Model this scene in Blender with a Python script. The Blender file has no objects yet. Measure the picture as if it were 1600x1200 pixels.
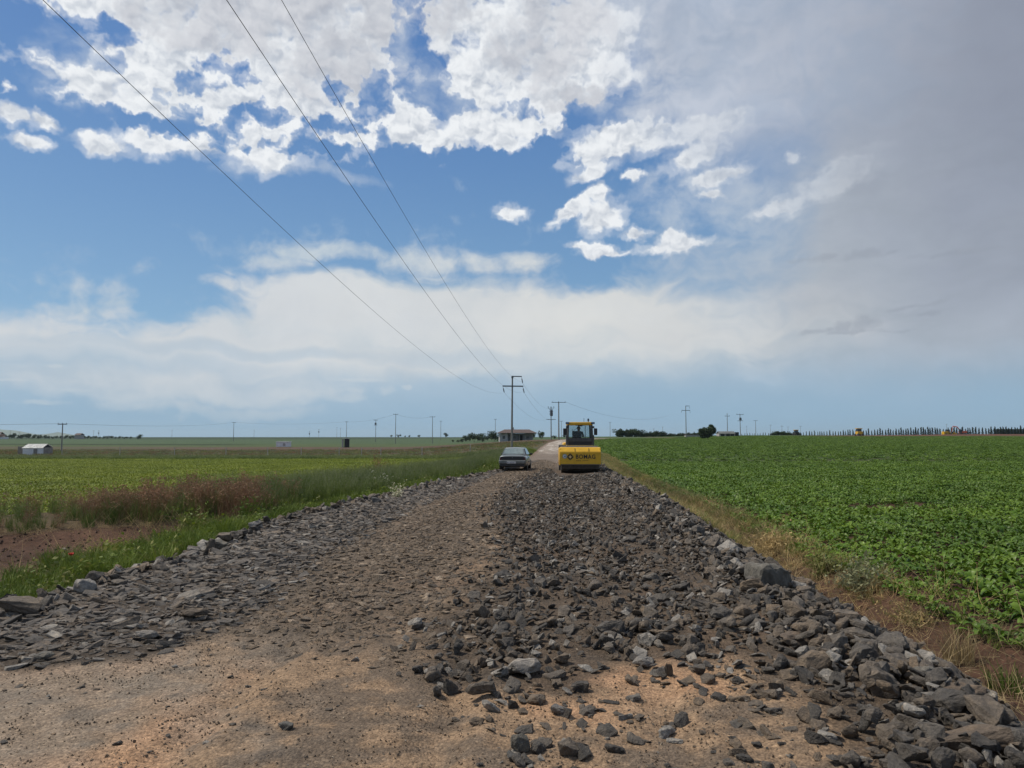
import bpy, bmesh, math, random
import numpy as np
from mathutils import Vector, Matrix, Euler
from mathutils.noise import fractal, noise as pnoise
random.seed(7)
rng = np.random.default_rng(11)
R = math.radians
sc = bpy.context.scene
C = sc.collection

# ------------------------------------------------------------------ camera
F_PX, EYE, HY = 1110.0, 2.0, 683.0
PITCH = math.atan((HY-600)/F_PX)
cam_d = bpy.data.cameras.new("camera"); cam = bpy.data.objects.new("camera", cam_d); C.objects.link(cam)
cam.location = (0, 0, EYE); cam.rotation_euler = (R(90)+PITCH, 0, 0)
cam_d.sensor_width = 36; cam_d.lens = 36*F_PX/1600; cam_d.clip_end = 30000; cam_d.clip_start = 0.05
sc.camera = cam

def ray(px, py):
    v = (600-py)/F_PX
    return (px-800)/F_PX, math.cos(PITCH)-v*math.sin(PITCH), math.sin(PITCH)+v*math.cos(PITCH)
def azel(px, py):
    x, y, z = ray(px, py)
    return math.degrees(math.atan2(x, y)), math.degrees(math.atan2(z, math.hypot(x, y)))
def project(x, y, z):
    c, s = math.cos(PITCH), math.sin(PITCH)
    zz = z-EYE
    d = y*c+zz*s; u = -y*s+zz*c
    d = np.maximum(d, 1e-3)
    return 800+F_PX*x/d, 600-F_PX*u/d

# ------------------------------------------------------------------ light
SUN_EL, SUN_AZ = 58.0, -75.0      # azimuth measured from the view direction, to the left
sun_d = bpy.data.lights.new("sun", 'SUN'); sun = bpy.data.objects.new("sun", sun_d); C.objects.link(sun)
sun_d.energy = 4.2; sun_d.angle = R(12); sun_d.color = (1.0, .92, .80)
sd = Vector((math.sin(R(SUN_AZ))*math.cos(R(SUN_EL)), math.cos(R(SUN_AZ))*math.cos(R(SUN_EL)), math.sin(R(SUN_EL))))
sun.rotation_euler = sd.to_track_quat('Z', 'Y').to_euler()
sc.view_settings.view_transform = 'Standard'; sc.view_settings.look = 'None'
sc.view_settings.exposure = 0; sc.view_settings.gamma = 1
sc.cycles.max_bounces = 6; sc.cycles.diffuse_bounces = 3; sc.cycles.transparent_max_bounces = 12
sc.cycles.sample_clamp_indirect = 4


# ------------------------------------------------------------------ world: Nishita sky behind a computed cloud field
# ---- clouds: computed here as a field over azimuth and elevation (degrees), colour + opacity over the Nishita sky
def srgb(r, g, b): return np.array([((c/255+.055)/1.055)**2.4 if c > 10 else c/255/12.92 for c in (r, g, b)])
_prng = np.random.default_rng(5)
_ga = _prng.random((256, 256))*2*np.pi
_gx, _gy = np.cos(_ga).astype(np.float32), np.sin(_ga).astype(np.float32)
def perlin(x, y):
    xi = np.floor(x).astype(np.int32); yi = np.floor(y).astype(np.int32)
    fx = (x-xi).astype(np.float32); fy = (y-yi).astype(np.float32)
    u = fx*fx*fx*(fx*(fx*6-15)+10); v = fy*fy*fy*(fy*(fy*6-15)+10)
    x0, x1, y0, y1 = xi & 255, (xi+1) & 255, yi & 255, (yi+1) & 255
    a = _gx[x0, y0]*fx+_gy[x0, y0]*fy; b = _gx[x1, y0]*(fx-1)+_gy[x1, y0]*fy
    c = _gx[x0, y1]*fx+_gy[x0, y1]*(fy-1); d = _gx[x1, y1]*(fx-1)+_gy[x1, y1]*(fy-1)
    return (a+(b-a)*u+((c+(d-c)*u)-(a+(b-a)*u))*v)*1.45
def fbm(x, y, scale, octv, rough=.55, off=0.0, billow=False):
    s = 0; amp = 1; tot = 0; x = x*scale+off; y = y*scale+off*1.7
    for k in range(octv):
        n = perlin(x+k*17.3, y-k*9.1)
        if billow: n = 1-2*np.abs(n)-.35
        s = s+n*amp; tot += amp; amp *= rough; x = x*2.03; y = y*2.03
    return s/tot
def ss(v, a, b):
    t = np.clip((v-a)/(b-a), 0, 1); return t*t*(3-2*t)
def blobf(lst, A, E, floor=-1.5, soft=0):
    acc = np.full(A.shape, math.exp(soft*floor) if soft else floor, np.float32)
    for b in lst:
        px, py, rx, ry = b[:4]; rot = R(b[4]) if len(b) > 4 else 0
        w = b[5] if len(b) > 5 else 1.0
        a, e = azel(px, py); k = 180/math.pi/F_PX*math.cos(R(a))
        ra, re = rx*k/math.cos(R(e))*math.cos(R(a))**.5, ry*k
        u, v = A-a, E-e
        u, v = u*math.cos(rot)+v*math.sin(rot), -u*math.sin(rot)+v*math.cos(rot)
        q = w-(u/ra)**2-(v/re)**2
        acc = acc+np.exp(soft*np.maximum(q, -4)) if soft else np.maximum(acc, q)
    return np.log(acc)/soft if soft else acc
def mixc(f, a, b):
    return a+(b-a)*f[..., None]
CUM = [  # px, py, half width, half height, tilt (degrees, anticlockwise), weight
 (250,-10,190,55),(350,30,220,85),(520,50,125,120),(430,-30,260,80),(95,2,75,24),(330,90,110,60),
 (400,120,150,60),(250,115,100,62),(190,70,34,24),(120,112,110,22,-8),(36,92,36,20),(185,150,110,26),(280,160,100,28),(340,185,50,22,-35),
 (470,150,110,50),(430,190,55,55),(530,160,60,36),(570,100,60,50),
 (160,226,44,18),(240,215,46,26),(325,218,54,28),(415,235,54,34),(375,180,34,16),(480,200,40,22),
 (560,225,60,24),(640,178,48,26),(640,210,44,24),(690,228,44,24),(735,190,44,22),(770,200,52,30),(790,225,28,10),
 (760,-10,110,60),(830,50,140,75),(780,110,100,34),(890,105,90,60),(700,125,32,14),(750,140,80,26),(860,160,70,30),(840,190,44,24),(935,60,60,60),
 (22,180,40,15),(70,188,24,9,-25),(45,222,32,12),(8,130,10,9),
 (940,230,60,28,20),(1000,208,74,30,10),(1090,200,66,20,15),(1090,240,52,18,18),(1140,190,34,16),(920,272,32,9,20),(1120,278,46,12,8),(990,273,16,8),(1112,306,20,8),
 (800,331,28,14),(940,340,38,26,20),(895,326,46,10,35),(935,300,15,15,50),(996,366,22,10),(1050,384,56,12,5),(1048,370,16,10),(925,388,38,9,-8),(940,397,38,6),
 (1240,245,15,10),(1290,288,80,20,25),(1225,322,52,12,10),(1330,265,45,22,10)]
GREY = [(430,-20,300,65),(530,80,90,80),(340,20,120,45),(560,30,70,90),(840,90,80,40),(880,10,70,50),(910,150,60,20),(330,60,70,25),(700,10,60,20),(250,20,60,30)]
THIN = [(1100,345,60,26),(1190,350,90,30),(1350,320,190,60,10),(690,160,150,60),(620,60,40,110),(1000,160,120,70),(200,120,160,60),(460,270,160,14),(1080,300,120,60)]
FIL = [(440,412,50,14),(480,392,70,14),(560,400,60,12),(350,443,30,9,-10),(185,470,18,26,20),(150,490,60,14),(660,408,80,14),(760,410,90,16)]
SC = [(245,615,130,34),(60,628,70,5),(120,610,50,4),(20,593,24,3),(35,572,14,3),(85,571,12,3),(480,614,80,10),(560,594,60,3),(430,588,40,3),(600,612,20,12),(540,620,60,9),(635,604,8,4),(560,612,22,7)]
DK = [(1250,405,24,7,8),(1290,402,30,6,4),(1350,396,60,8,7),(1400,392,30,4,5),(1490,396,70,5),(1285,516,34,5,6),(1320,510,16,9),(1352,504,24,14,10),(1330,518,55,4),(1430,477,40,4,8),(1455,490,30,5,10),(1410,517,44,3)]
EDGE = [(-400,430),(-100,475),(0,474),(60,478),(110,492),(200,497),(280,472),(350,458),(400,446),(430,428),(500,420),(620,418),(720,408),(800,414),(860,424),(930,428),(1000,410),(1060,395),(1130,360),(1190,300),(1230,230),(1260,140),(1290,0),(1320,-140),(1500,-400)]
_ea = [azel(*p) for p in EDGE]
GAPS = [(470,205,16,16),(530,140,16,14),(300,200,50,8),(255,150,16,10),(390,235,10,10),(600,215,12,14),(660,150,20,12),(700,170,26,10),(60,55,80,44),(180,50,40,14),(352,118,34,22),(420,180,26,16),(365,192,20,20),(215,190,110,12,-5),(585,150,26,26),(640,70,22,70),(670,115,26,26),(530,196,34,10),(300,130,20,12),(290,178,18,10),(560,175,20,10),(20,120,60,16),(815,165,16,12),(720,165,20,12),(650,245,200,12),(890,180,20,14),(845,225,18,14),(1010,170,140,16)]
def clouds(A, E):
    A = A.astype(np.float32); E = E.astype(np.float32)
    wx = fbm(A, E, .16, 4, off=3.1)*3.2; wy = fbm(A, E, .16, 4, off=40.7)*2.2
    wx2 = fbm(A, E, .9, 4, off=13.1)*.7; wy2 = fbm(A, E, .9, 4, off=47.7)*.55
    SX, SY = A, E*1.35
    f1 = fbm(SX+wx2, SY+wy2, .42, 9, .52)
    bl = fbm(SX+wx2, SY+wy2, .75, 7, .55, off=8.8, billow=True)
    f1b = fbm(SX+wx2-.3, SY+wy2+.6, .42, 4, .56); f1c = fbm(SX+wx2, SY+wy2, .42, 4, .56)
    f2 = fbm((A+wx)*.28, (E+wy)*1.25, .20, 8, .56, off=21.3)
    f3 = fbm(A, E, .09, 5, .6, off=77.7)
    f4 = fbm((A+wx*1.3)*.6, (E+wy*1.3), .30, 7, .6, off=31.3)
    # cumulus
    D = blobf(CUM, A+wx2*1.0, E+wy2*1.0, soft=2.6)
    cell = 1-np.abs(fbm(SX+wx2*.8, SY+wy2*.8, .95, 3, .5, off=61.3))*2.6
    dens = np.minimum(np.maximum(D, -1.2)*1.3, 1.15)+f1*1.35+bl*.24+.06
    gp = blobf(GAPS, A+wx2*1.6, E+wy2*1.6, -1.5, soft=3)-f1*1.5-bl*.4
    dens = dens-np.clip(gp+.8, 0, 1.4)*1.25
    cov = ss(dens, -.12, .95)
    wisp = ss(dens, -.95, .4)*.40
    cov = np.maximum(cov, wisp*ss(D, -1.1, -.2))
    relief = (f1c-f1b)*.9+((cell-(1-np.abs(fbm(SX+wx2*.8-.22, SY+wy2*.8+.4, .95, 3, .5, off=61.3))*2.6)))*.10
    # grey bases
    G = blobf(GREY, A+wx2*2, E+wy2*2)
    gm = ss(np.clip(G, -1.5, .8)*.8+f3*.8+f1c*1.4, -.5, .95)
    core = ss(dens, .5, 1.6)
    lfm = fbm(SX+wx2, SY+wy2, .42, 5, .5)
    base_c = mixc(ss(relief*.9+bl*.05+lfm*.25+.12+(1-core)*.16, -.36, .50), srgb(186,194,206), srgb(240,243,246))
    grey_c = mixc(ss(f3*1.2+lfm*.5+relief*.35+f4*.5, -.5, .6), srgb(170,174,185), srgb(212,214,220))
    cum_c = mixc(gm*.8, base_c, grey_c)
    cum_c = mixc(ss(A, 6, 24)*.55, cum_c, srgb(190,197,207))
    # milky veil
    edge = np.interp(A, [p[0] for p in _ea], [p[1] for p in _ea]).astype(np.float32)
    right = ss(A, 8, 22)
    # thin edge filaments raised on the left
    fil = blobf(FIL, A+wx*.5, E+wy*.5)
    below = edge-E+(f2*3.2+f4*1.6+f1*.9)*(1+right*1.6)-.3
    below = np.maximum(below, np.minimum(fil*.7, .6)+f4*2.2+f1*1.4+.15+np.minimum(edge+3.5-E, 0)*.3)
    veil = ss(below/(1+right*7.0), -.9, 1.9)
    v = mixc(ss(E+f2*1.0, 0, 8.5), srgb(148,178,203), srgb(196,207,215))
    BR = [(-50,505,420,40),(250,520,330,30),(560,560,300,26),(560,470,300,40),(900,490,330,75),(1080,500,220,46),(250,600,200,24),(330,640,90,10)]
    bri = ss(blobf(BR, A+wx*1.2, E+wy*1.0, -2.5)*.8+f2*1.6+f4*.8, -1.6, .9)
    v = mixc(bri*.92, v, mixc(ss(A+f3*20, -20, 12), srgb(211,214,217), srgb(222,222,219)))
    blue = ss(blobf([(340,545,300,10),(700,560,120,14),(250,570,180,14),(1000,430,100,8),(640,600,220,24),(60,560,200,26),(900,650,300,26),(700,440,120,8),(520,425,70,5),(1150,620,200,30)], A+wx*.6, E+wy*.6)+f2*1.1, -1.4, 1.3)
    v = mixc(blue*.42, v, srgb(160,184,204))
    v = v*(1+(f4*.05+f2*.06+f3*.03))[..., None]
    g1 = ss(A+wx*1.2+(11-np.minimum(E, 20))*-.25+f4*5, 5, 36)*(.45+.55*ss(E, 0, 12))
    v = mixc(g1, v, srgb(158,165,178))
    topgap = ss(A-(E-18)*.0, 6, 14)
    g2 = ss(A+(E-16)*.45+f4*6+wx*1.4, 24, 48)*ss(E, 3, 17)
    v = mixc(g2*.72, v, srgb(131,138,155))
    v = v*(1+ss(A, 8, 20)*(f4*.10+f2*.14+f1*.03))[..., None]
    hz = ss(E+f3*1.5+f2*.8-ss(A, -4, 12)*1.6, -.6, 5.5)
    v = mixc(hz, srgb(147,178,202), v)
    low = ss(blobf(SC, A+wx2*.3, E+wy2*.25)*.8+f1*1.6+bl*.3, -.1, 1.1)
    v = mixc(low*.45, v, srgb(206,212,217))
    dk = ss(blobf(DK, A+wx2*1.2, E+wy2*.5)*.8+f1*2.0+bl*.5, -.35, 1.3)
    # grey sheet reaching up over the right of the sky, above the blue gap
    sheet = ss((A-9.0)*.14+(E-24.0)*.10+f4*.75+f1*.22+f2*.4, -.25, 1.05)*ss(E, 17, 25)
    sheet_c = mixc(ss(A+f4*6-(E-20)*.15, 14, 40), mixc(ss(f4*1.2+f1*.5,-.5,.6), srgb(170,182,200), srgb(188,195,208)), srgb(140,147,163))
    sheet_c = sheet_c*(1+(f4*.10+f2*.12+f3*.10))[..., None]
    th = ss(blobf(THIN, A+wx*.8, E+wy*.8)*.7+f4*1.2+f1*1.0, -.3, 1.5)*.6
    # composite: colour premultiplied by opacity
    alpha = th; col = np.broadcast_to(srgb(198,208,220), A.shape+(3,))*th[..., None]
    def over(c, a):
        nonlocal col, alpha
        col = col*(1-a[..., None])+c*a[..., None]; alpha = alpha*(1-a)+a
    over(v, veil*.97)
    over(sheet_c, sheet*.96)
    fade = ss(A-(E-14)*.15, 17, 27)
    over(cum_c, cov*(1-fade*.72)*(1-sheet*.45*ss(A, 6, 12)))
    over(mixc(ss(f1, -.4, .4), srgb(138,146,160), srgb(154,161,173)), dk*.52*veil)
    return col/np.maximum(alpha, 1e-3)[..., None], np.clip(alpha, 0, 1)

CW, CH, AZ1, EL0, EL1 = 2600, 1300, 50.0, -2.0, 48.0
_A, _E = np.meshgrid(-AZ1+2*AZ1*(np.arange(CW)+.5)/CW, EL0+(EL1-EL0)*(np.arange(CH)+.5)/CH)
_c, _a = clouds(_A, _E)
cimg = bpy.data.images.new("cloud_field", CW, CH, alpha=True, float_buffer=True, is_data=True)
cimg.alpha_mode = 'CHANNEL_PACKED'
cimg.pixels.foreach_set(np.concatenate([np.clip(_c, 0, 1), _a[..., None]], -1).astype(np.float32).ravel()); cimg.update(); cimg.pack()
world = bpy.data.worlds.new("World"); sc.world = world; world.use_nodes = True
WT = world.node_tree; WT.nodes.clear(); WN, WL = WT.nodes, WT.links
def wm(op, a, b=None, c=None):
    n = WN.new('ShaderNodeMath'); n.operation = op
    for i, v in enumerate((a, b, c)):
        if v is None: continue
        if isinstance(v, (int, float)): n.inputs[i].default_value = v
        else: WL.new(v, n.inputs[i])
    return n.outputs[0]
def wmix(f, a, b):
    n = WN.new('ShaderNodeMix'); n.data_type = 'RGBA'
    for i, v in ((0, f), (6, a), (7, b)):
        if isinstance(v, (int, float)): n.inputs[i].default_value = v
        elif isinstance(v, (tuple, list, np.ndarray)): n.inputs[i].default_value = (*[float(q) for q in v], 1)
        else: WL.new(v, n.inputs[i])
    return n.outputs[2]
tc = WN.new('ShaderNodeTexCoord'); sp = WN.new('ShaderNodeSeparateXYZ'); WL.new(tc.outputs['Generated'], sp.inputs[0])
DEG = 180/math.pi
az = wm('MULTIPLY', wm('ARCTAN2', sp.outputs[0], sp.outputs[1]), DEG)
el = wm('MULTIPLY', wm('ARCSINE', sp.outputs[2]), DEG)
u = wm('PINGPONG', wm('DIVIDE', wm('ADD', az, AZ1+4*AZ1), 2*AZ1), 1.0)     # the field is mirrored on round the horizon
v = wm('DIVIDE', wm('SUBTRACT', el, EL0), EL1-EL0)
cb = WN.new('ShaderNodeCombineXYZ'); WL.new(u, cb.inputs[0]); WL.new(v, cb.inputs[1])
it = WN.new('ShaderNodeTexImage'); it.image = cimg; it.extension = 'EXTEND'; it.interpolation = 'Cubic'; WL.new(cb.outputs[0], it.inputs[0])
sky = WN.new('ShaderNodeTexSky'); sky.sky_type = 'NISHITA'; sky.sun_disc = False
sky.sun_elevation = R(SUN_EL); sky.sun_rotation = R(SUN_AZ); sky.altitude = 300; sky.air_density = 1.0; sky.dust_density = .6; sky.ozone_density = 1.6
mr = WN.new('ShaderNodeMapRange'); mr.interpolation_type = 'SMOOTHSTEP'; WL.new(el, mr.inputs[0]); mr.inputs[1].default_value = 0; mr.inputs[2].default_value = 32
blue = wmix(mr.outputs[0], 10*srgb(126,172,206), 10*srgb(72,124,189))
base = wmix(.35, blue, sky.outputs[0])
sc10 = WN.new('ShaderNodeVectorMath'); sc10.operation = 'SCALE'; WL.new(it.outputs[0], sc10.inputs[0]); sc10.inputs['Scale'].default_value = 10
col = wmix(it.outputs[1], base, sc10.outputs[0])
mg = WN.new('ShaderNodeMapRange'); WL.new(el, mg.inputs[0]); mg.inputs[1].default_value = -.4; mg.inputs[2].default_value = -2.5
col = wmix(mg.outputs[0], col, 10*srgb(80,88,70))
bg = WN.new('ShaderNodeBackground'); bg.inputs[1].default_value = .1; WL.new(col, bg.inputs[0])
wo = WN.new('ShaderNodeOutputWorld'); WL.new(bg.outputs[0], wo.inputs[0])
world.cycles.sampling_method = 'MANUAL'; world.cycles.sample_map_resolution = 512

# ------------------------------------------------------------------ helpers
def sstep1(v, a, b):
    t = np.clip((np.asarray(v, float)-a)/(b-a), 0, 1); return t*t*(3-2*t)
def interp(v, tab): return np.interp(v, [t[0] for t in tab], [t[1] for t in tab])
def tag(o, label=None, cat=None, group=None, kind=None):
    if label: o['label'] = label
    if cat: o['category'] = cat
    if group: o['group'] = group
    if kind: o['kind'] = kind
    return o
def empty(name, loc=(0, 0, 0), rz=0, label=None, cat=None, group=None):
    o = bpy.data.objects.new(name, None); C.objects.link(o); o.location = loc; o.rotation_euler = (0, 0, rz)
    o.empty_display_size = .2
    return tag(o, label, cat, group)
def mesh_np(name, V, Fs, smooth=False, mats=()):
    """V (n,3) and a list of equal-width face index arrays"""
    me = bpy.data.meshes.new(name); V = np.asarray(V, np.float32)
    if isinstance(Fs, np.ndarray): Fs = [Fs]
    Fs = [f for f in Fs if len(f)]
    me.vertices.add(len(V)); me.vertices.foreach_set('co', V.ravel())
    idx = np.concatenate([f.ravel() for f in Fs]).astype(np.int32)
    cnt = np.concatenate([np.full(len(f), f.shape[1]) for f in Fs]).astype(np.int32)
    st = np.concatenate([[0], np.cumsum(cnt)[:-1]]).astype(np.int32)
    me.loops.add(len(idx)); me.loops.foreach_set('vertex_index', idx)
    me.polygons.add(len(cnt)); me.polygons.foreach_set('loop_start', st); me.polygons.foreach_set('loop_total', cnt)
    me.polygons.foreach_set('use_smooth', np.full(len(cnt), smooth))
    for m in mats: me.materials.append(m)
    me.update(calc_edges=True); me.validate()
    return me
def link(name, me, parent=None, loc=None):
    o = bpy.data.objects.new(name, me); C.objects.link(o)
    if parent: o.parent = parent
    if loc is not None: o.location = loc
    return o
class MB:
    def __init__(s): s.bm = bmesh.new()
    def box(s, c, size, rot=None, bevel=0.0, taper=None):
        r = bmesh.ops.create_cube(s.bm, size=1)['verts']
        for v in r:
            k = 1.0 if not taper or v.co.z < 0 else taper
            v.co = Vector((v.co.x*size[0]*k, v.co.y*size[1]*k, v.co.z*size[2]))
        if bevel:
            es = list({e for v in r for e in v.link_edges})
            g = bmesh.ops.bevel(s.bm, geom=es, offset=bevel, segments=2, affect='EDGES', profile=.6)
            r = list({v for f in g['faces'] for v in f.verts} | {v for v in r if v.is_valid})
        M = Matrix.Translation(c) @ (Euler(rot).to_matrix().to_4x4() if rot else Matrix())
        bmesh.ops.transform(s.bm, matrix=M, verts=r); return s
    def tube(s, a, b, r1, r2=None, n=10, caps=True):
        a, b = Vector(a), Vector(b); r2 = r1 if r2 is None else r2; d = b-a
        q = d.to_track_quat('Z', 'Y').to_matrix().to_4x4()
        bmesh.ops.create_cone(s.bm, cap_ends=caps, segments=n, radius1=r1, radius2=r2, depth=d.length, matrix=Matrix.Translation((a+b)/2) @ q); return s
    def ball(s, c, r, sub=2, sc3=(1, 1, 1)):
        bmesh.ops.create_icosphere(s.bm, subdivisions=sub, radius=r, matrix=Matrix.Translation(c) @ Matrix.Diagonal((*sc3, 1))); return s
    def poly(s, pts, thick=None, axis=1):
        vs = [s.bm.verts.new(p) for p in pts]; f = s.bm.faces.new(vs)
        if thick:
            g = bmesh.ops.extrude_face_region(s.bm, geom=[f]); d = Vector((0, 0, 0)); d[axis] = thick
            bmesh.ops.translate(s.bm, vec=d, verts=[v for v in g['geom'] if isinstance(v, bmesh.types.BMVert)])
        return s
    def build(s, name, m=None, parent=None, smooth=False, loc=None):
        bmesh.ops.recalc_face_normals(s.bm, faces=s.bm.faces)
        me = bpy.data.meshes.new(name); s.bm.to_mesh(me); s.bm.free()
        if m: me.materials.append(m)
        if smooth: me.polygons.foreach_set('use_smooth', [True]*len(me.polygons))
        return link(name, me, parent, loc)

def new_mat(name):
    m = bpy.data.materials.new(name); m.use_nodes = True; nt = m.node_tree
    return m, nt, nt.nodes['Principled BSDF']
def nd(nt, t, **kw):
    n = nt.nodes.new(t)
    for k, v in kw.items():
        if k.startswith('i_'): n.inputs[k[2:].replace('_', ' ')].default_value = v
        else: setattr(n, k, v)
    return n
def ramp(nt, fac, stops):
    n = nt.nodes.new('ShaderNodeValToRGB'); nt.links.new(fac, n.inputs[0]); e = n.color_ramp.elements
    while len(e) > 1: e.remove(e[0])
    e[0].position = stops[0][0]; e[0].color = (*stops[0][1], 1)
    for p, c in stops[1:]:
        q = e.new(p); q.color = (*c, 1)
    return n.outputs[0]
def nmix(nt, f, a, b, mode='MIX'):
    n = nt.nodes.new('ShaderNodeMix'); n.data_type = 'RGBA'; n.blend_type = mode
    for i, v in ((0, f), (6, a), (7, b)):
        if isinstance(v, (int, float)): n.inputs[i].default_value = v
        elif isinstance(v, (tuple, list)): n.inputs[i].default_value = (*v, 1)
        else: nt.links.new(v, n.inputs[i])
    return n.outputs[2]
def simple(name, col, rough=.6, metal=0.0, var=.25, scale=6.0, bump=0.0, spec=None, coat=0.0):
    m, nt, b = new_mat(name)
    tcn = nd(nt, 'ShaderNodeTexCoord'); no = nd(nt, 'ShaderNodeTexNoise', i_Scale=scale, i_Detail=6.0, i_Roughness=.6)
    nt.links.new(tcn.outputs['Object'], no.inputs['Vector'])
    lo = tuple(c*(1-var) for c in col); hi = tuple(min(1, c*(1+var)) for c in col)
    nt.links.new(ramp(nt, no.outputs[0], [(.3, lo), (.7, hi)]), b.inputs['Base Color'])
    b.inputs['Roughness'].default_value = rough; b.inputs['Metallic'].default_value = metal
    if spec is not None: b.inputs['Specular IOR Level'].default_value = spec
    if coat: b.inputs['Coat Weight'].default_value = coat
    if bump:
        bp = nd(nt, 'ShaderNodeBump', i_Strength=bump, i_Distance=.02); nt.links.new(no.outputs[0], bp.inputs['Height']); nt.links.new(bp.outputs[0], b.inputs['Normal'])
    return m

# ------------------------------------------------------------------ the lie of the land
XLT = [(-40,-6.2),(4,-6.2),(8.5,-6.0),(11.5,-5.6),(17,-5.7),(20,-5.4),(24.4,-4.4),(33.5,-3.0),(41.5,-1.0),(51,.2),(70,1.7),(100,3.6),(150,7.5),(190,12),(230,21),(252,34),(262,55)]
XRT = [(-40,3.1),(4.8,3.3),(6.1,3.6),(9.6,3.8),(14.4,4.1),(21,4.7),(36,5.4),(43,5.8),(60,7.2),(100,10.3),(150,14),(190,18.5),(222,28),(236,42),(242,60)]
XL = lambda y: interp(y, XLT)
XR = lambda y: interp(y, XRT)
ERT = [(-60,0),(60,0),(85,.1),(100,.25),(150,.75),(200,1.25),(260,1.9),(320,2.2),(9000,2.2)]
TLT = [(-60,-.45),(20,-.5),(60,-.75),(120,-1.15),(180,-1.3),(250,-1.25),(400,-.6),(700,.75),(1000,1.45),(1500,1.8),(3000,1.85),(20000,1.85)]
TRT = [(-60,-.3),(60,-.3),(100,-.1),(150,.45),(200,1.1),(260,1.95),(320,2.85),(400,2.9),(700,2.6),(20000,1.8)]
def poly_sd(px, py, P):
    """signed distance, positive inside"""
    P = np.asarray(P, float); d = np.full(px.shape, 1e9); ins = np.zeros(px.shape, bool)
    for i in range(len(P)):
        a, b = P[i], P[(i+1) % len(P)]; e = b-a
        t = np.clip(((px-a[0])*e[0]+(py-a[1])*e[1])/(e@e), 0, 1)
        d = np.minimum(d, np.hypot(px-a[0]-t*e[0], py-a[1]-t*e[1]))
        c = ((a[1] > py) != (b[1] > py)) & (px < (b[0]-a[0])*(py-a[1])/(b[1]-a[1]+1e-12)+a[0])
        ins ^= c
    return np.where(ins, d, -d)
SOIL = [(-30,7.6),(-16,8.8),(-8.9,11.6),(-8.6,15.5),(-7.9,19.5),(-6.9,23.0),(-7.6,24.6),(-8.6,22.3),(-10.3,20.2),(-13.5,18.2),(-22,16.5),(-34,16)]
BANK = [(-34,16.2),(-22,16.7),(-13.5,18.4),(-10.3,20.4),(-8.4,22.9),(-7.4,25.0),(-5.8,26),(-4.9,31),(-3.6,40),(-2.4,50),(-.6,66),(1.6,92),(-2,94),(-5.2,66),(-7.2,50),(-8.6,38),(-10.2,30),(-12.5,24.5),(-16,22),(-24,19.8),(-34,19)]
def nz(x, y, s, o=4, r=.5, off=0): return fbm(x, y, s, o, r, off)
def terrain(x, y):
    x = np.asarray(x, float); y = np.asarray(y, float)
    er = interp(y, ERT)-.14; tl = interp(y, TLT); tr = interp(y, TRT)
    xl, xr = XL(y), XR(y)
    wl = interp(y, [(0,1.5),(45,2.5),(100,16),(250,70),(600,200)]); wr = interp(y, [(0,1.1),(50,1.8),(100,8),(250,40)])
    a = sstep1((xl-x)/wl, 0, 1); b = sstep1((x-xr)/wr, 0, 1)
    z = er*(1-a)+tl*a
    z = np.where(x > (xl+xr)/2, er*(1-b)+tr*b, z)
    near = sstep1(-y, -70, -50)
    z = z-.24*np.exp(-((x-xr-1.15)/.5)**2)*near*(y > -60)
    sd = poly_sd(x, y, SOIL); z = z-.22*sstep1(sd, 0, 1.3)
    bd = poly_sd(x, y, BANK); z = z+.16*sstep1(bd, -.4, .7)
    n1 = nz(x, y, .35, 4, .5, 3.3); n2 = nz(x, y, 1.9, 5, .55, 9.3)
    soilish = np.maximum(sstep1(sd, -.2, .5), np.exp(-((x-xr-1.1)/.8)**2)*near)
    z = z+n1*.07+n2*(.03+.09*soilish)*sstep1(-y, -120, -60)
    far = sstep1(np.hypot(x, y), 600, 2500); z = z+nz(x, y, .0016, 3, .5, 1.1)*1.2*far*0
    # ridge of bare soil on the far right
    rd = np.exp(-((y-296)/10)**2)*sstep1(x, 125, 200); z = z+rd*.75
    return z
RW = .5
def road_z(x, y):
    xl, xr = XL(y), XR(y); e = interp(y, ERT)
    dl = x-xl; dr = xr-x
    z = e+.03*sstep1(np.minimum(dl, dr), 0, 2.5)
    near = sstep1(-y, -60, -35)
    z = z+near*(.10*np.exp(-((dr-1.0)/.7)**2))*sstep1(y, 3, 7)                       # heaped shoulder
    z = z+near*(.06*sstep1(x, -1.2, -.2)*sstep1(y, 5.5, 8.5)*sstep1(dr, 0, 1))
    z = z-.45*sstep1(.12-dr, 0, .6)-.30*sstep1(.05-dl, 0, .5)
    z = z+nz(x, y, 7.0, 4, .6, 25.5)*.014*sstep1(-y, -16, -9)
    z = z+nz(x, y, .5, 3, .5, 5.5)*.05+nz(x, y, 2.4, 5, .55, 15.5)*.028*sstep1(-y, -40, -15)
    # wheel ruts in the sandy part
    for rx, dp in ((-.62, .05), (.95, .03), (-2.3, .04)): z = z-dp*np.exp(-((x-rx-.03*y)/.15)**2)*sstep1(-y, -9, -6)+dp*.6*np.exp(-((x-rx-.27-.03*y)/.10)**2)*sstep1(-y, -9, -6)
    z = z+.006*np.sin(y*42+x*3)*np.exp(-((x+.62-.03*y)/.13)**2)*sstep1(-y, -7.5, -5.5)
    return z
def ground_z(x, y):
    x = np.asarray(x, float); y = np.asarray(y, float)
    t = terrain(x, y); r = road_z(x, y); m = (x > XL(y)-RW) & (x < XR(y)+RW) & (y < 240)
    return np.where(m, np.maximum(t, r), t)
def gz(x, y): return float(ground_z(np.array([x]), np.array([y]))[0])
def at(px, d):
    x = (px-800)/F_PX*d; return Vector((x, d, gz(x, d)))

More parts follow.
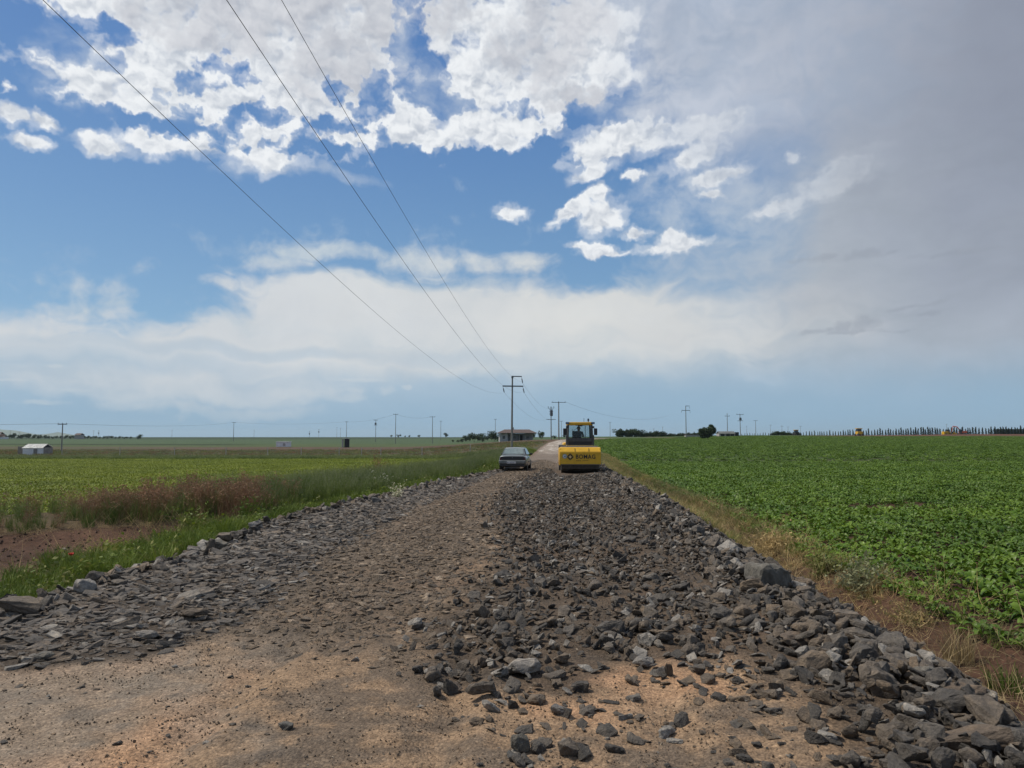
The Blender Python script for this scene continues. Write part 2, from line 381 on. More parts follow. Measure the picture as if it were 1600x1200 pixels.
# ------------------------------------------------------------------ ground sheet (polar grid, fine in front of the camera)
dense = np.arange(-52, 52.01, .17); coarse = np.arange(57, 304, 5.0)
ang = np.radians(np.concatenate([dense, coarse])); na = len(ang)
rad = [.4]
while rad[-1] < 14000: rad.append(rad[-1]*1.0155)
rad = np.array(rad); nr = len(rad)
GX = rad[:, None]*np.sin(ang)[None]; GY = rad[:, None]*np.cos(ang)[None]
GZ = terrain(GX, GY)
V = np.stack([GX, GY, GZ], -1).reshape(-1, 3); V = np.vstack([V, [[0, 0, float(terrain(np.array([0.]), np.array([0.]))[0])]]])
i, j = np.meshgrid(np.arange(nr-1), np.arange(na), indexing='ij'); j2 = (j+1) % na
Q = np.stack([i*na+j, i*na+j2, (i+1)*na+j2, (i+1)*na+j], -1).reshape(-1, 4)[:, ::-1]
jj = np.arange(na); T3 = np.stack([np.full(na, nr*na), jj, (jj+1) % na], -1)[:, ::-1]
# colours of the land by place
def c3(*c): return np.array(c, float)
X, Y = V[:, 0], V[:, 1]
PX, PY = project(X, Y, V[:, 2])
fr = (Y > 1)
n_lo = nz(X, Y, .11, 4, .6, 2.2); n_md = nz(X, Y, .8, 4, .6, 6.6); n_st = nz(X*.25, Y, .12, 5, .6, 12.2)
def mx3(a, b, f): return a*(1-f[:, None])+b*f[:, None]
soil = c3(.068, .038, .025); green = c3(.055, .085, .022)
xl, xr = XL(Y), XR(Y)
col = np.tile(soil, (len(X), 1))*(1+.35*n_md)[:, None]
# right field: soil seen between the plants, closing to green with distance
right = (X > (xl+xr)/2).astype(float)
rgt = mx3(np.tile(soil, (len(X), 1)), np.tile(c3(.034, .064, .015), (len(X), 1)), sstep1(Y, 12, 90)*.92*(1-.5*sstep1(n_st, .25, .6)))
col = mx3(col, rgt, right*sstep1(X-xr, 1.2, 1.9))
# left land
lft = np.tile(c3(.05, .07, .02), (len(X), 1))
fieldL = mx3(np.tile(c3(.085, .062, .035), (len(X), 1)), np.tile(c3(.07, .10, .02), (len(X), 1)), sstep1(Y, 18, 80)*.8)
lft = mx3(lft, fieldL, sstep1(xl-X, 3, 6))
Ys = Y+n_lo*3
verge = sstep1(Ys, 93, 97)
lft = mx3(lft, np.tile(c3(.036, .048, .018), (len(X), 1))*(1+.4*n_md)[:, None], verge)
lft = mx3(lft, mx3(np.tile(c3(.066, .068, .032), (len(X), 1)), np.tile(c3(.09, .062, .04), (len(X), 1)), sstep1(n_st, -.15, .35)), sstep1(Ys, 106, 112))
lft = mx3(lft, np.tile(c3(.085, .052, .034), (len(X), 1))*(1+.3*n_st)[:, None], sstep1(Ys, 165, 185)*sstep1(X, -120, -70)*.85)
lft = mx3(lft, np.tile(c3(.060, .085, .032), (len(X), 1))*(1+.25*n_st)[:, None], sstep1(Y+X*.12, 222, 236))
lft = mx3(lft, np.tile(c3(.024, .036, .014), (len(X), 1)), sstep1(Y+X*.1, 262, 268)*(1-sstep1(Y+X*.1, 285, 300))*sstep1(-X, 95, 120))
lft = mx3(lft, np.tile(c3(.055, .085, .040), (len(X), 1))*(1+.3*n_st)[:, None], sstep1(Y, 300, 330))
lft = mx3(lft, np.tile(c3(.036, .055, .028), (len(X), 1)), sstep1(Y, 560, 600))
col = mx3(col, lft, 1-right)
col = mx3(col, np.tile(soil, (len(X), 1))*(1+.5*n_md)[:, None], (1-right)*sstep1(poly_sd(X, Y, SOIL), -.3, .15))
col = mx3(col, np.tile(c3(.11, .052, .036), (len(X), 1)), np.clip(np.exp(-((Y-296)/12)**2)*sstep1(X, 110, 150)*1.3, 0, 1))
# behind the crest on the right, the turned earth beside the road
col = mx3(col, np.tile(c3(.12, .085, .055), (len(X), 1)), right*sstep1(-(X-xr), -3.2, -.5)*sstep1(Y, 70, 110)*.7)
me = mesh_np('ground', V, [Q, T3], smooth=True)
def set_col(me, col, name='col'):
    a = me.color_attributes.new(name, 'FLOAT_COLOR', 'POINT')
    a.data.foreach_set('color', np.hstack([np.clip(col, 0, 1), np.ones((len(col), 1))]).astype(np.float32).ravel())
set_col(me, col)
m, nt, b = new_mat('land'); tcn = nd(nt, 'ShaderNodeTexCoord'); at_ = nd(nt, 'ShaderNodeAttribute', attribute_name='col')
n1 = nd(nt, 'ShaderNodeTexNoise', i_Scale=9.0, i_Detail=9.0, i_Roughness=.68); n2 = nd(nt, 'ShaderNodeTexNoise', i_Scale=.35, i_Detail=8.0, i_Roughness=.7)
nt.links.new(tcn.outputs['Object'], n1.inputs[0]); nt.links.new(tcn.outputs['Object'], n2.inputs[0])
o1 = nmix(nt, 1.0, at_.outputs[0], ramp(nt, n1.outputs[0], [(.3, (.55, .52, .5)), (.5, (1, 1, 1)), (.72, (1.5, 1.45, 1.4))]), 'MULTIPLY')
o2 = nmix(nt, 1.0, o1, ramp(nt, n2.outputs[0], [(.3, (.7, .72, .7)), (.7, (1.3, 1.28, 1.3))]), 'MULTIPLY')
nt.links.new(o2, b.inputs['Base Color']); b.inputs['Roughness'].default_value = .95; b.inputs['Specular IOR Level'].default_value = .15
bp = nd(nt, 'ShaderNodeBump', i_Strength=.9, i_Distance=.05); nt.links.new(n1.outputs[0], bp.inputs['Height']); nt.links.new(bp.outputs[0], b.inputs['Normal'])
me.materials.append(m); ground = tag(link('ground', me), kind='structure')

# ------------------------------------------------------------------ road sheet
ys = [-40, -20, -8, 0, 2]; y = 3.0
while y < 238: ys.append(y); y += max(.032, (y-2)*.0042)
ys = np.array(ys); ss_ = np.linspace(0, 1, 260)
XX = (XL(ys)-RW)[:, None]+((XR(ys)-XL(ys)+2*RW))[:, None]*ss_[None]; YY = np.repeat(ys[:, None], len(ss_), 1)
turn = YY
ZZ = road_z(XX, YY)
# fade the far end under the land
ZZ = ZZ-sstep1(YY, 225, 238)*.4+.05*sstep1(YY, 60, 100)
V = np.stack([XX, YY, ZZ], -1).reshape(-1, 3); ny, nx = XX.shape
i, j = np.meshgrid(np.arange(ny-1), np.arange(nx-1), indexing='ij')
Q = np.stack([i*nx+j, i*nx+j+1, (i+1)*nx+j+1, (i+1)*nx+j], -1).reshape(-1, 4)
X, Y = V[:, 0], V[:, 1]
LSTONE = [(-7,5.6),(-4.4,6.2),(-3.3,6.35),(-2.9,7.2),(-2.75,8.4),(-2.9,11.5),(-2.7,19),(-1.9,26),(-1.0,36),(2.6,62),(-9,62),(-9,5.6)]
RSTONE = [(-.7,5.75),(-1.0,7.2),(-.95,8.2),(-.45,10.5),(-.3,12.8),(-.8,19.2),(-.4,28),(1.2,38),(3.0,50),(8,50),(6.5,30),(5,3),(2.0,3.8),(2.1,4.6),(2.05,5.4),(1.8,6.3),(1.1,6.1),(.5,5.6)]
MID = [(-2.9,7.4),(-2.0,7.0),(-1.0,6.6),(-.7,8.5),(-.3,12.8),(-.8,19.2),(-.4,28),(1.2,38),(3,52),(2.6,62),(-1,36),(-1.9,26),(-2.7,19),(-2.9,11.5)]
wob = nz(X, Y, 1.1, 4, .6, 31.1)*.35
sL = poly_sd(X+wob, Y+wob, LSTONE); sR = poly_sd(X+wob, Y-wob, RSTONE); sM = poly_sd(X-wob, Y+wob, MID)
n_a = nz(X, Y, .55, 5, .6, 14.1); n_b = nz(X, Y, 2.6, 4, .6, 24.1)
sand = c3(.235, .163, .104); fine = c3(.105, .083, .062); dk = c3(.060, .048, .037)
col = mx3(np.tile(sand, (len(X), 1)), np.tile(c3(.34, .21, .125), (len(X), 1)), sstep1(n_a, .0, .4))
n_c = nz(X*1.3+Y*.5, Y, .9, 6, .62, 44.1)
col = mx3(col, np.tile(c3(.125, .097, .072), (len(X), 1)), sstep1(-n_a+n_b*.8+n_c*.8, -.05, .30)*.9)
col = mx3(col, np.tile(c3(.20, .172, .140), (len(X), 1)), sstep1(-X+n_c*2, 1.6, 3.2)*.6)
col = mx3(col, np.tile(c3(.085, .072, .060), (len(X), 1)), sstep1(n_c+n_b*.4, .30, .48)*.7)
col = mx3(col, np.tile(fine, (len(X), 1)), sstep1(sM, -.9, .6)*.85)
col = mx3(col, np.tile(dk, (len(X), 1)), np.maximum(sstep1(sL, -.15, .2), sstep1(sR, -.1, .35)*.85))
col = mx3(col, np.tile(c3(.16, .13, .105), (len(X), 1))*(1+.3*n_a)[:, None], sstep1(Y, 40, 62))
pale = mx3(np.tile(c3(.24, .205, .17), (len(X), 1)), np.tile(c3(.48, .44, .39), (len(X), 1)), sstep1(nz(X*1.6, Y*.35, .5, 4, .6, 3.1), -.05, .4))
col = mx3(col, pale, sstep1(Y, 74, 96))
col = mx3(col, np.tile(c3(.15, .105, .075), (len(X), 1)), sstep1(Y, 60, 80)*np.maximum(sstep1(-(X-XL(Y)), -.7, -.1), sstep1(-(XR(Y)-X), -2.2, -.9))*.8)
me = mesh_np('road', V, Q, smooth=True); set_col(me, col)
m, nt, b = new_mat('road_rubble'); tcn = nd(nt, 'ShaderNodeTexCoord'); at_ = nd(nt, 'ShaderNodeAttribute', attribute_name='col')
n1 = nd(nt, 'ShaderNodeTexNoise', i_Scale=38.0, i_Detail=8.0, i_Roughness=.7); n2 = nd(nt, 'ShaderNodeTexVoronoi', i_Scale=55.0); n3 = nd(nt, 'ShaderNodeTexVoronoi', i_Scale=17.0); n4 = nd(nt, 'ShaderNodeTexNoise', i_Scale=5.0, i_Detail=8.0, i_Roughness=.7)
for q in (n1, n2, n3, n4): nt.links.new(tcn.outputs['Object'], q.inputs['Vector'])
o1 = nmix(nt, 1.0, at_.outputs[0], ramp(nt, n1.outputs[0], [(.3, (.45, .43, .42)), (.5, (1, 1, 1)), (.7, (1.55, 1.55, 1.5))]), 'MULTIPLY')
sv = nd(nt, 'ShaderNodeSeparateColor'); nt.links.new(n2.outputs['Color'], sv.inputs[0])
o2 = nmix(nt, .42, o1, ramp(nt, sv.outputs[0], [(0, (.5, .5, .5)), (.5, (.95, .93, .9)), (.9, (1.25, 1.2, 1.15)), (1, (1.9, 1.85, 1.75))]), 'MULTIPLY')
o3 = nmix(nt, .7, o2, ramp(nt, n4.outputs[0], [(.3, (.6, .58, .56)), (.7, (1.35, 1.35, 1.35))]), 'MULTIPLY')
nt.links.new(o3, b.inputs['Base Color']); b.inputs['Roughness'].default_value = .93; b.inputs['Specular IOR Level'].default_value = .2
ad = nd(nt, 'ShaderNodeMath', operation='MULTIPLY_ADD'); nt.links.new(n2.outputs['Distance'], ad.inputs[0]); ad.inputs[1].default_value = -.7; nt.links.new(n1.outputs[0], ad.inputs[2])
bp = nd(nt, 'ShaderNodeBump', i_Strength=.8, i_Distance=.014); nt.links.new(ad.outputs[0], bp.inputs['Height']); nt.links.new(bp.outputs[0], b.inputs['Normal'])
me.materials.append(m); road = tag(link('road', me), kind='structure')

# ------------------------------------------------------------------ scattering: one points mesh + geometry nodes per kind of stuff
def proto_coll(name, meshes):
    col_ = bpy.data.collections.new(name)
    for k, me in enumerate(meshes):
        o = bpy.data.objects.new('%s_%03d' % (name, k), me); col_.objects.link(o)
    return col_
def scatter(name, coll, P, rot, scl, pid, label, cat):
    me = bpy.data.meshes.new(name); n = len(P); me.vertices.add(n); me.vertices.foreach_set('co', np.asarray(P, np.float32).ravel())
    for an, arr in (('rot', rot), ('scl', scl)):
        a = me.attributes.new(an, 'FLOAT_VECTOR', 'POINT'); a.data.foreach_set('vector', np.asarray(arr, np.float32).ravel())
    a = me.attributes.new('pid', 'INT', 'POINT'); a.data.foreach_set('value', np.asarray(pid, np.int32))
    o = link(name, me)
    g = bpy.data.node_groups.new(name, 'GeometryNodeTree')
    g.interface.new_socket('Geometry', in_out='INPUT', socket_type='NodeSocketGeometry'); g.interface.new_socket('Geometry', in_out='OUTPUT', socket_type='NodeSocketGeometry')
    gi, go = g.nodes.new('NodeGroupInput'), g.nodes.new('NodeGroupOutput')
    ip = g.nodes.new('GeometryNodeInstanceOnPoints'); ci = g.nodes.new('GeometryNodeCollectionInfo'); ci.inputs[0].default_value = coll; ci.inputs['Separate Children'].default_value = True
    def na(nm, t):
        q = g.nodes.new('GeometryNodeInputNamedAttribute'); q.data_type = t; q.inputs[0].default_value = nm; return q.outputs[0]
    er = g.nodes.new('FunctionNodeEulerToRotation'); g.links.new(na('rot', 'FLOAT_VECTOR'), er.inputs[0])
    g.links.new(gi.outputs[0], ip.inputs['Points']); g.links.new(ci.outputs[0], ip.inputs['Instance']); ip.inputs['Pick Instance'].default_value = True
    g.links.new(na('pid', 'INT'), ip.inputs['Instance Index']); g.links.new(er.outputs[0], ip.inputs['Rotation']); g.links.new(na('scl', 'FLOAT_VECTOR'), ip.inputs['Scale'])
    g.links.new(ip.outputs[0], go.inputs[0])
    md = o.modifiers.new('scatter', 'NODES'); md.node_group = g
    return tag(o, label, cat, kind='stuff')
def rot_z(n): return np.stack([np.zeros(n), np.zeros(n), rng.random(n)*6.283], -1)

# ------------------------------------------------------------------ stones
def rock_mesh(name, seed, dims, npts=15, sub=1, rough=.035, mat=None):
    r = np.random.default_rng(seed); bm = bmesh.new()
    p = r.uniform(-1, 1, (npts*3, 3)); p = p/np.max(np.abs(p), 1)[:, None]**.55; p = p[:npts]*r.uniform(.8, 1, (npts, 1))
    for q in p: bm.verts.new(q*np.array(dims)/2)
    g = bmesh.ops.convex_hull(bm, input=bm.verts)
    bmesh.ops.delete(bm, geom=[v for v in bm.verts if not v.link_faces], context='VERTS')
    bmesh.ops.bevel(bm, geom=list(bm.edges), offset=.022, segments=1, affect='EDGES', clamp_overlap=True)
    bmesh.ops.triangulate(bm, faces=bm.faces)
    if sub: bmesh.ops.subdivide_edges(bm, edges=[e for e in bm.edges if e.calc_length() > .16], cuts=sub, use_grid_fill=True); bmesh.ops.triangulate(bm, faces=bm.faces)
    for v in bm.verts:
        c = v.co*2.6+Vector((seed*3.1, 0, 0)); k = pnoise(c); k2 = pnoise(c*2.7)
        v.co += v.normal*(k*rough*1.6+k2*rough)
    me = bpy.data.meshes.new(name); bm.to_mesh(me); bm.free(); me.materials.append(mat); return me
def stone_mat(name, dark, mid, brown, light):
    m, nt, b = new_mat(name); tcn = nd(nt, 'ShaderNodeTexCoord'); oi = nd(nt, 'ShaderNodeObjectInfo')
    ofs = nd(nt, 'ShaderNodeVectorMath', operation='SCALE'); nt.links.new(oi.outputs['Location'], ofs.inputs[0]); ofs.inputs['Scale'].default_value = 3.7
    ad = nd(nt, 'ShaderNodeVectorMath', operation='ADD'); nt.links.new(tcn.outputs['Object'], ad.inputs[0]); nt.links.new(ofs.outputs[0], ad.inputs[1])
    n1 = nd(nt, 'ShaderNodeTexNoise', i_Scale=2.2, i_Detail=8.0, i_Roughness=.65, i_Distortion=.6); n2 = nd(nt, 'ShaderNodeTexNoise', i_Scale=11.0, i_Detail=6.0, i_Roughness=.7)
    for q in (n1, n2): nt.links.new(ad.outputs[0], q.inputs['Vector'])
    b0 = ramp(nt, oi.outputs['Random'], [(0, dark), (.35, mid), (.62, brown), (.86, mid), (.93, light), (1, light)])
    c1 = nmix(nt, 1.0, b0, ramp(nt, n1.outputs[0], [(.28, (.55, .55, .56)), (.5, (1, 1, 1)), (.72, (1.7, 1.6, 1.45))]), 'MULTIPLY')
    c2 = nmix(nt, 1.0, c1, ramp(nt, n2.outputs[0], [(.3, (.7, .7, .7)), (.7, (1.3, 1.3, 1.3))]), 'MULTIPLY')
    nt.links.new(c2, b.inputs['Base Color']); b.inputs['Roughness'].default_value = .78; b.inputs['Specular IOR Level'].default_value = .35
    bp = nd(nt, 'ShaderNodeBump', i_Strength=.7, i_Distance=.05); nt.links.new(n2.outputs[0], bp.inputs['Height']); nt.links.new(bp.outputs[0], b.inputs['Normal'])
    return m
M_STONE = stone_mat('basalt', (.056, .051, .045), (.106, .094, .080), (.145, .110, .076), (.26, .24, .21))
M_FLAT = stone_mat('flat_basalt', (.070, .063, .055), (.128, .113, .097), (.155, .122, .090), (.24, .22, .19))
M_SMALL = stone_mat('gravel_stone', (.13, .105, .08), (.22, .165, .115), (.28, .20, .13), (.46, .38, .28))
rock_big = [rock_mesh('rock_mesh', s, d, 18, 3, .04, M_STONE) for s, d in enumerate([(1.1,.8,.65),(1,.75,.8),(1.3,.75,.5),(1,1,.6),(1.15,.6,.55),(1,.8,.45),(1.25,.9,.75),(.95,.7,.6)])]
rock_small = proto_coll('rubble_proto', [rock_mesh('rubble_mesh', 50+s, d, 14, 2, .05, M_STONE) for s, d in enumerate([(1.1,.8,.6),(1,.75,.8),(1.35,.7,.4),(1,1,.5),(1.2,.6,.5),(1,.8,.4),(1.2,.9,.7),(.95,.7,.55),(1.4,.5,.4),(1,.9,.35)])])
rock_flat = proto_coll('slab_proto', [rock_mesh('slab_mesh', 80+s, d, 12, 1, .025, M_FLAT) for s, d in enumerate([(1.4,.7,.34),(1.2,.8,.3),(1.6,.6,.32),(1,1,.3),(1.3,.9,.36),(1.1,.6,.4)])])
M_BROWN = stone_mat('rolled_stone', (.080, .063, .046), (.130, .100, .070), (.175, .128, .084), (.27, .21, .15))
rock_rolled = proto_coll('rolled_proto', [rock_mesh('rolled_mesh', 95+s, d, 12, 1, .03, M_BROWN) for s, d in enumerate([(1.3,.8,.5),(1.2,.9,.4),(1.5,.7,.4),(1,1,.5),(1.2,.9,.6),(1.1,.7,.5)])])
peb = proto_coll('gravel_proto', [rock_mesh('gravel_mesh', 120+s, d, 9, 0, .03, M_SMALL) for s, d in enumerate([(1,.8,.6),(1.2,.7,.6),(1,1,.7),(1.3,.8,.5)])])

def pick(n, x0, x1, y0, y1, dens_y=None):
    return rng.uniform(x0, x1, n), rng.uniform(y0, y1, n)
def in_view(x, y, m=1.6): return (np.abs(x) < .74*y+m+.6) & (y > 3.2)
allx, ally, alls, allk, allw = [], [], [], [], []     # loose stones (right part, shoulders, strays)
# right-hand loose rubble
x, y = pick(95000, -2.5, 6.8, 3.4, 56)
w = nz(x, y, 1.1, 4, .6, 31.1)*.35; d = poly_sd(x+w, y-w, RSTONE); dr = XR(y)-x
patch = nz(x, y, .8, 3, .6, 61.1)
keep = (d > -.25) & (dr > -.45) & in_view(x, y) & (rng.random(len(x)) < (np.clip(d*.9+.22, .03, 1)*np.where(dr > 1.3, np.clip(.8-np.maximum(patch, 0)*1.6, .18, .8), 1)*np.where(y > 25, .75, 1))) & ~((np.abs(x-3.6) < 1.3) & (y > 35.4))
x, y, dr = x[keep], y[keep], dr[keep]
s = .038+.078*rng.random(len(x))**2.2+.12*(rng.random(len(x)) < .10)*rng.random(len(x))
sh = np.exp(-((dr-.35)/.75)**2); s = s*(1+.32*sh)+sh*.17*(rng.random(len(x)) < .05)*rng.random(len(x))+.02*np.exp(-((y-6.5)/2.2)**2)
allx.append(x); ally.append(y); alls.append(s); allk.append(np.where(sh > .45, 1, 0))
# left edge blocks
y = rng.uniform(5, 60, 1500); x = XL(y)+rng.normal(.12, .22, len(y)); s = .09+.13*rng.random(len(y))**1.5+.15*(rng.random(len(y)) < .10)
allx.append(x); ally.append(y); alls.append(s); allk.append(np.full(len(y), 2))
# strays on the sandy foreground
x, y = pick(9000, -5.5, 3.2, 3.9, 10.5); d = np.maximum(poly_sd(x, y, RSTONE), poly_sd(x, y, LSTONE))
keep = (d < 0) & (rng.random(len(x)) < np.where(x > -.2, 1.0, .30)*np.where(y > 7.6, .5, 1)) & (x < XR(y)-.1)
x, y = x[keep], y[keep]; cl = nz(x, y, 1.3, 4, .6, 81.1); ks = rng.random(len(x)) < np.clip(.40+cl*1.7+np.where(x > 0, .15, 0), .05, 1); x, y = x[ks], y[ks]; s = .014+np.where(x > -.4, .12, .06)*rng.random(len(x))**np.where(x > -.2, 2.4, 4.5)
allx.append(x); ally.append(y); alls.append(s); allk.append(np.full(len(x), 3))
x, y, s, k = (np.concatenate(q) for q in (allx, ally, alls, allk))
z = ground_z(x, y)
pile = np.where(k == 0, rng.random(len(x))*.035, np.where(k == 1, rng.random(len(x))*.12, np.where(k == 2, rng.random(len(x))*.05, 0)))
z = z+s*np.where(k == 3, .10, np.where(k == 0, .06, .12))+pile
vis = s/np.hypot(x, y); ppx, ppy = project(x, y, z)
inside = (ppx > 5) & (ppx < 1595) & (ppy < 1195)
order = np.argsort(-np.where(inside, vis, 0)); solo = np.zeros(len(x), bool); solo[order[:262]] = True
GROUPS = {0: ('dark broken stone lying in the loose rubble on the right half of the road', 'stones in the loose rubble of the road'),
          1: ('grey broken stone in the heaped edge of rubble beside the right ditch', 'stones along the right edge of the road'),
          2: ('grey stone block in the raised stone edging beside the green grass on the left', 'stone blocks along the left edge of the road'),
          3: ('single dark stone lying loose on the bare sandy foreground', 'stray stones on the sandy foreground')}
def add_rock(x, y, s, label, group=None, proto=None, rot=None, lift=.14, sc3=(1, 1, 1), z=None, mat=None):
    me = rock_big[int(rng.integers(0, len(rock_big))) if proto is None else proto]
    o = link('rock', me); o.location = (x, y, (gz(x, y)+s*lift) if z is None else z); o.scale = (s*sc3[0], s*sc3[1], s*sc3[2])
    o.rotation_euler = rot if rot is not None else (rng.normal(0, .35), rng.normal(0, .35), rng.random()*6.28)
    if mat:
        o.data = me.copy(); o.data.materials[0] = mat
    return tag(o, label, 'rock', group)
for q in np.nonzero(solo)[0]:
    lb, gp = GROUPS[int(k[q])]
    big = 'large' if s[q] > .26 else ('middle-sized' if s[q] > .17 else 'small')
    if k[q] == 1: lb = big+' grey broken stone in the right edge heap '+('at the lower right corner' if y[q] < 5.8 else 'beside the wide smooth brown rock' if y[q] < 7 else 'below the flat-topped brown block' if y[q] < 8.4 else 'near the largest grey boulder' if y[q] < 12 else 'far up the road')
    if k[q] == 0: lb = big+' dark broken stone in the loose rubble '+('at its front tip' if y[q] < 6.8 else 'around the broad light grey slab' if y[q] < 8.5 else 'behind the broad light grey slab')
    if k[q] == 3: lb = big+' stray stone on the sandy foreground '+('right of the upright dark wedge' if x[q] > .4 else 'left of the upright dark wedge')
    add_rock(x[q], y[q], s[q]*1.12, lb, gp, z=z[q])
q = ~solo; n = q.sum()
tilt = np.where(k[q] == 3, .2, .55)
scatter('loose_rubble', rock_small, np.stack([x[q], y[q], z[q]], -1), np.stack([rng.normal(0, 1, n)*tilt, rng.normal(0, 1, n)*tilt, rng.random(n)*6.28], -1),
        s[q][:, None]*1.15*np.stack([rng.uniform(.85, 1.2, n), rng.uniform(.8, 1.1, n), rng.uniform(.45, 1.05, n)], -1), rng.integers(0, 10, n), 'dark broken stones spread thickly over the right half of the road', 'rubble')
# left flat-laid stones
x, y = pick(105000, -7, 3, 5.4, 60); w = nz(x, y, 1.1, 4, .6, 31.1)*.35; d = poly_sd(x+w, y+w, LSTONE); dl = x-XL(y)
keep = (d > 0) & (dl > -.1) & in_view(x, y) & (rng.random(len(x)) < np.clip(d*2+.25, 0, 1)*np.where(y > 25, .7, 1)); x, y, dl = x[keep], y[keep], dl[keep]; n = len(x)
s = (.05+.10*rng.random(n)**2.2+.18*(rng.random(n) < .03)*rng.random(n))*np.where(dl < 1.2, 1.15, 1)
scatter('packed_stones', rock_flat, np.stack([x, y, ground_z(x, y)+s*.05], -1), np.stack([rng.normal(0, .2, n), rng.normal(.06, .2, n), rng.normal(.5, .6, n)], -1),
        s[:, None]*1.2*np.stack([rng.uniform(.85, 1.25, n), rng.uniform(.8, 1.1, n), rng.uniform(.8, 1.2, n)], -1), rng.integers(0, 6, n), 'grey flat stones pressed tightly into the left half of the road', 'stones')
# middle lane: small compacted stones
x, y = pick(110000, -3.4, 4, 6.0, 62); w = nz(x, y, 1.1, 4, .6, 31.1)*.3; d = poly_sd(x-w, y+w, MID)
keep = (d > -.8) & in_view(x, y) & (rng.random(len(x)) < np.clip(d*.8+.55, 0, 1)*sstep1(y, 5.4, 8.0)*np.where(y > 25, .7, 1)); x, y = x[keep], y[keep]; n = len(x); s = .028+.095*rng.random(n)**3
scatter('compacted_stones', rock_rolled, np.stack([x, y, ground_z(x, y)+s*.03], -1), np.stack([rng.normal(0, .12, n), rng.normal(0, .12, n), rng.random(n)*6.28], -1), s[:, None]*1.2*rng.uniform(.8, 1.2, (n, 3)), rng.integers(0, 6, n), 'small brown stones rolled flat in the worn middle lane of the road', 'stones')
# beige gravel over the sand
x, y = pick(110000, -6, 4.2, 3.6, 13); keep = in_view(x, y, .5) & (x < XR(y)-.1) & (rng.random(len(x)) < np.where(y > 8, .5, 1)*np.clip(.42+nz(x, y, 1.2, 5, .65, 51.1)*2.6+np.where(x > .2, .25, 0), .08, 1)); x, y = x[keep], y[keep]; n = len(x); s = .005+.022*rng.random(n)**3.5
scatter('beige_gravel', peb, np.stack([x, y, ground_z(x, y)+s*.15], -1), rng.random((n, 3))*6.28, s[:, None]*rng.uniform(.8, 1.3, (n, 3)), rng.integers(0, 4, n), 'fine beige gravel strewn over the sandy foreground', 'gravel')

def hit(px, py):
    """where the sight line through this picture point meets the ground"""
    rx, ry, rz = ray(px, py); t = np.geomspace(3, 900, 1500); zt = EYE+rz*t
    g = ground_z(rx*t, ry*t); k = np.nonzero(zt <= g)[0]; k = k[0] if len(k) else len(t)-1
    return rx*t[k], ry*t[k]

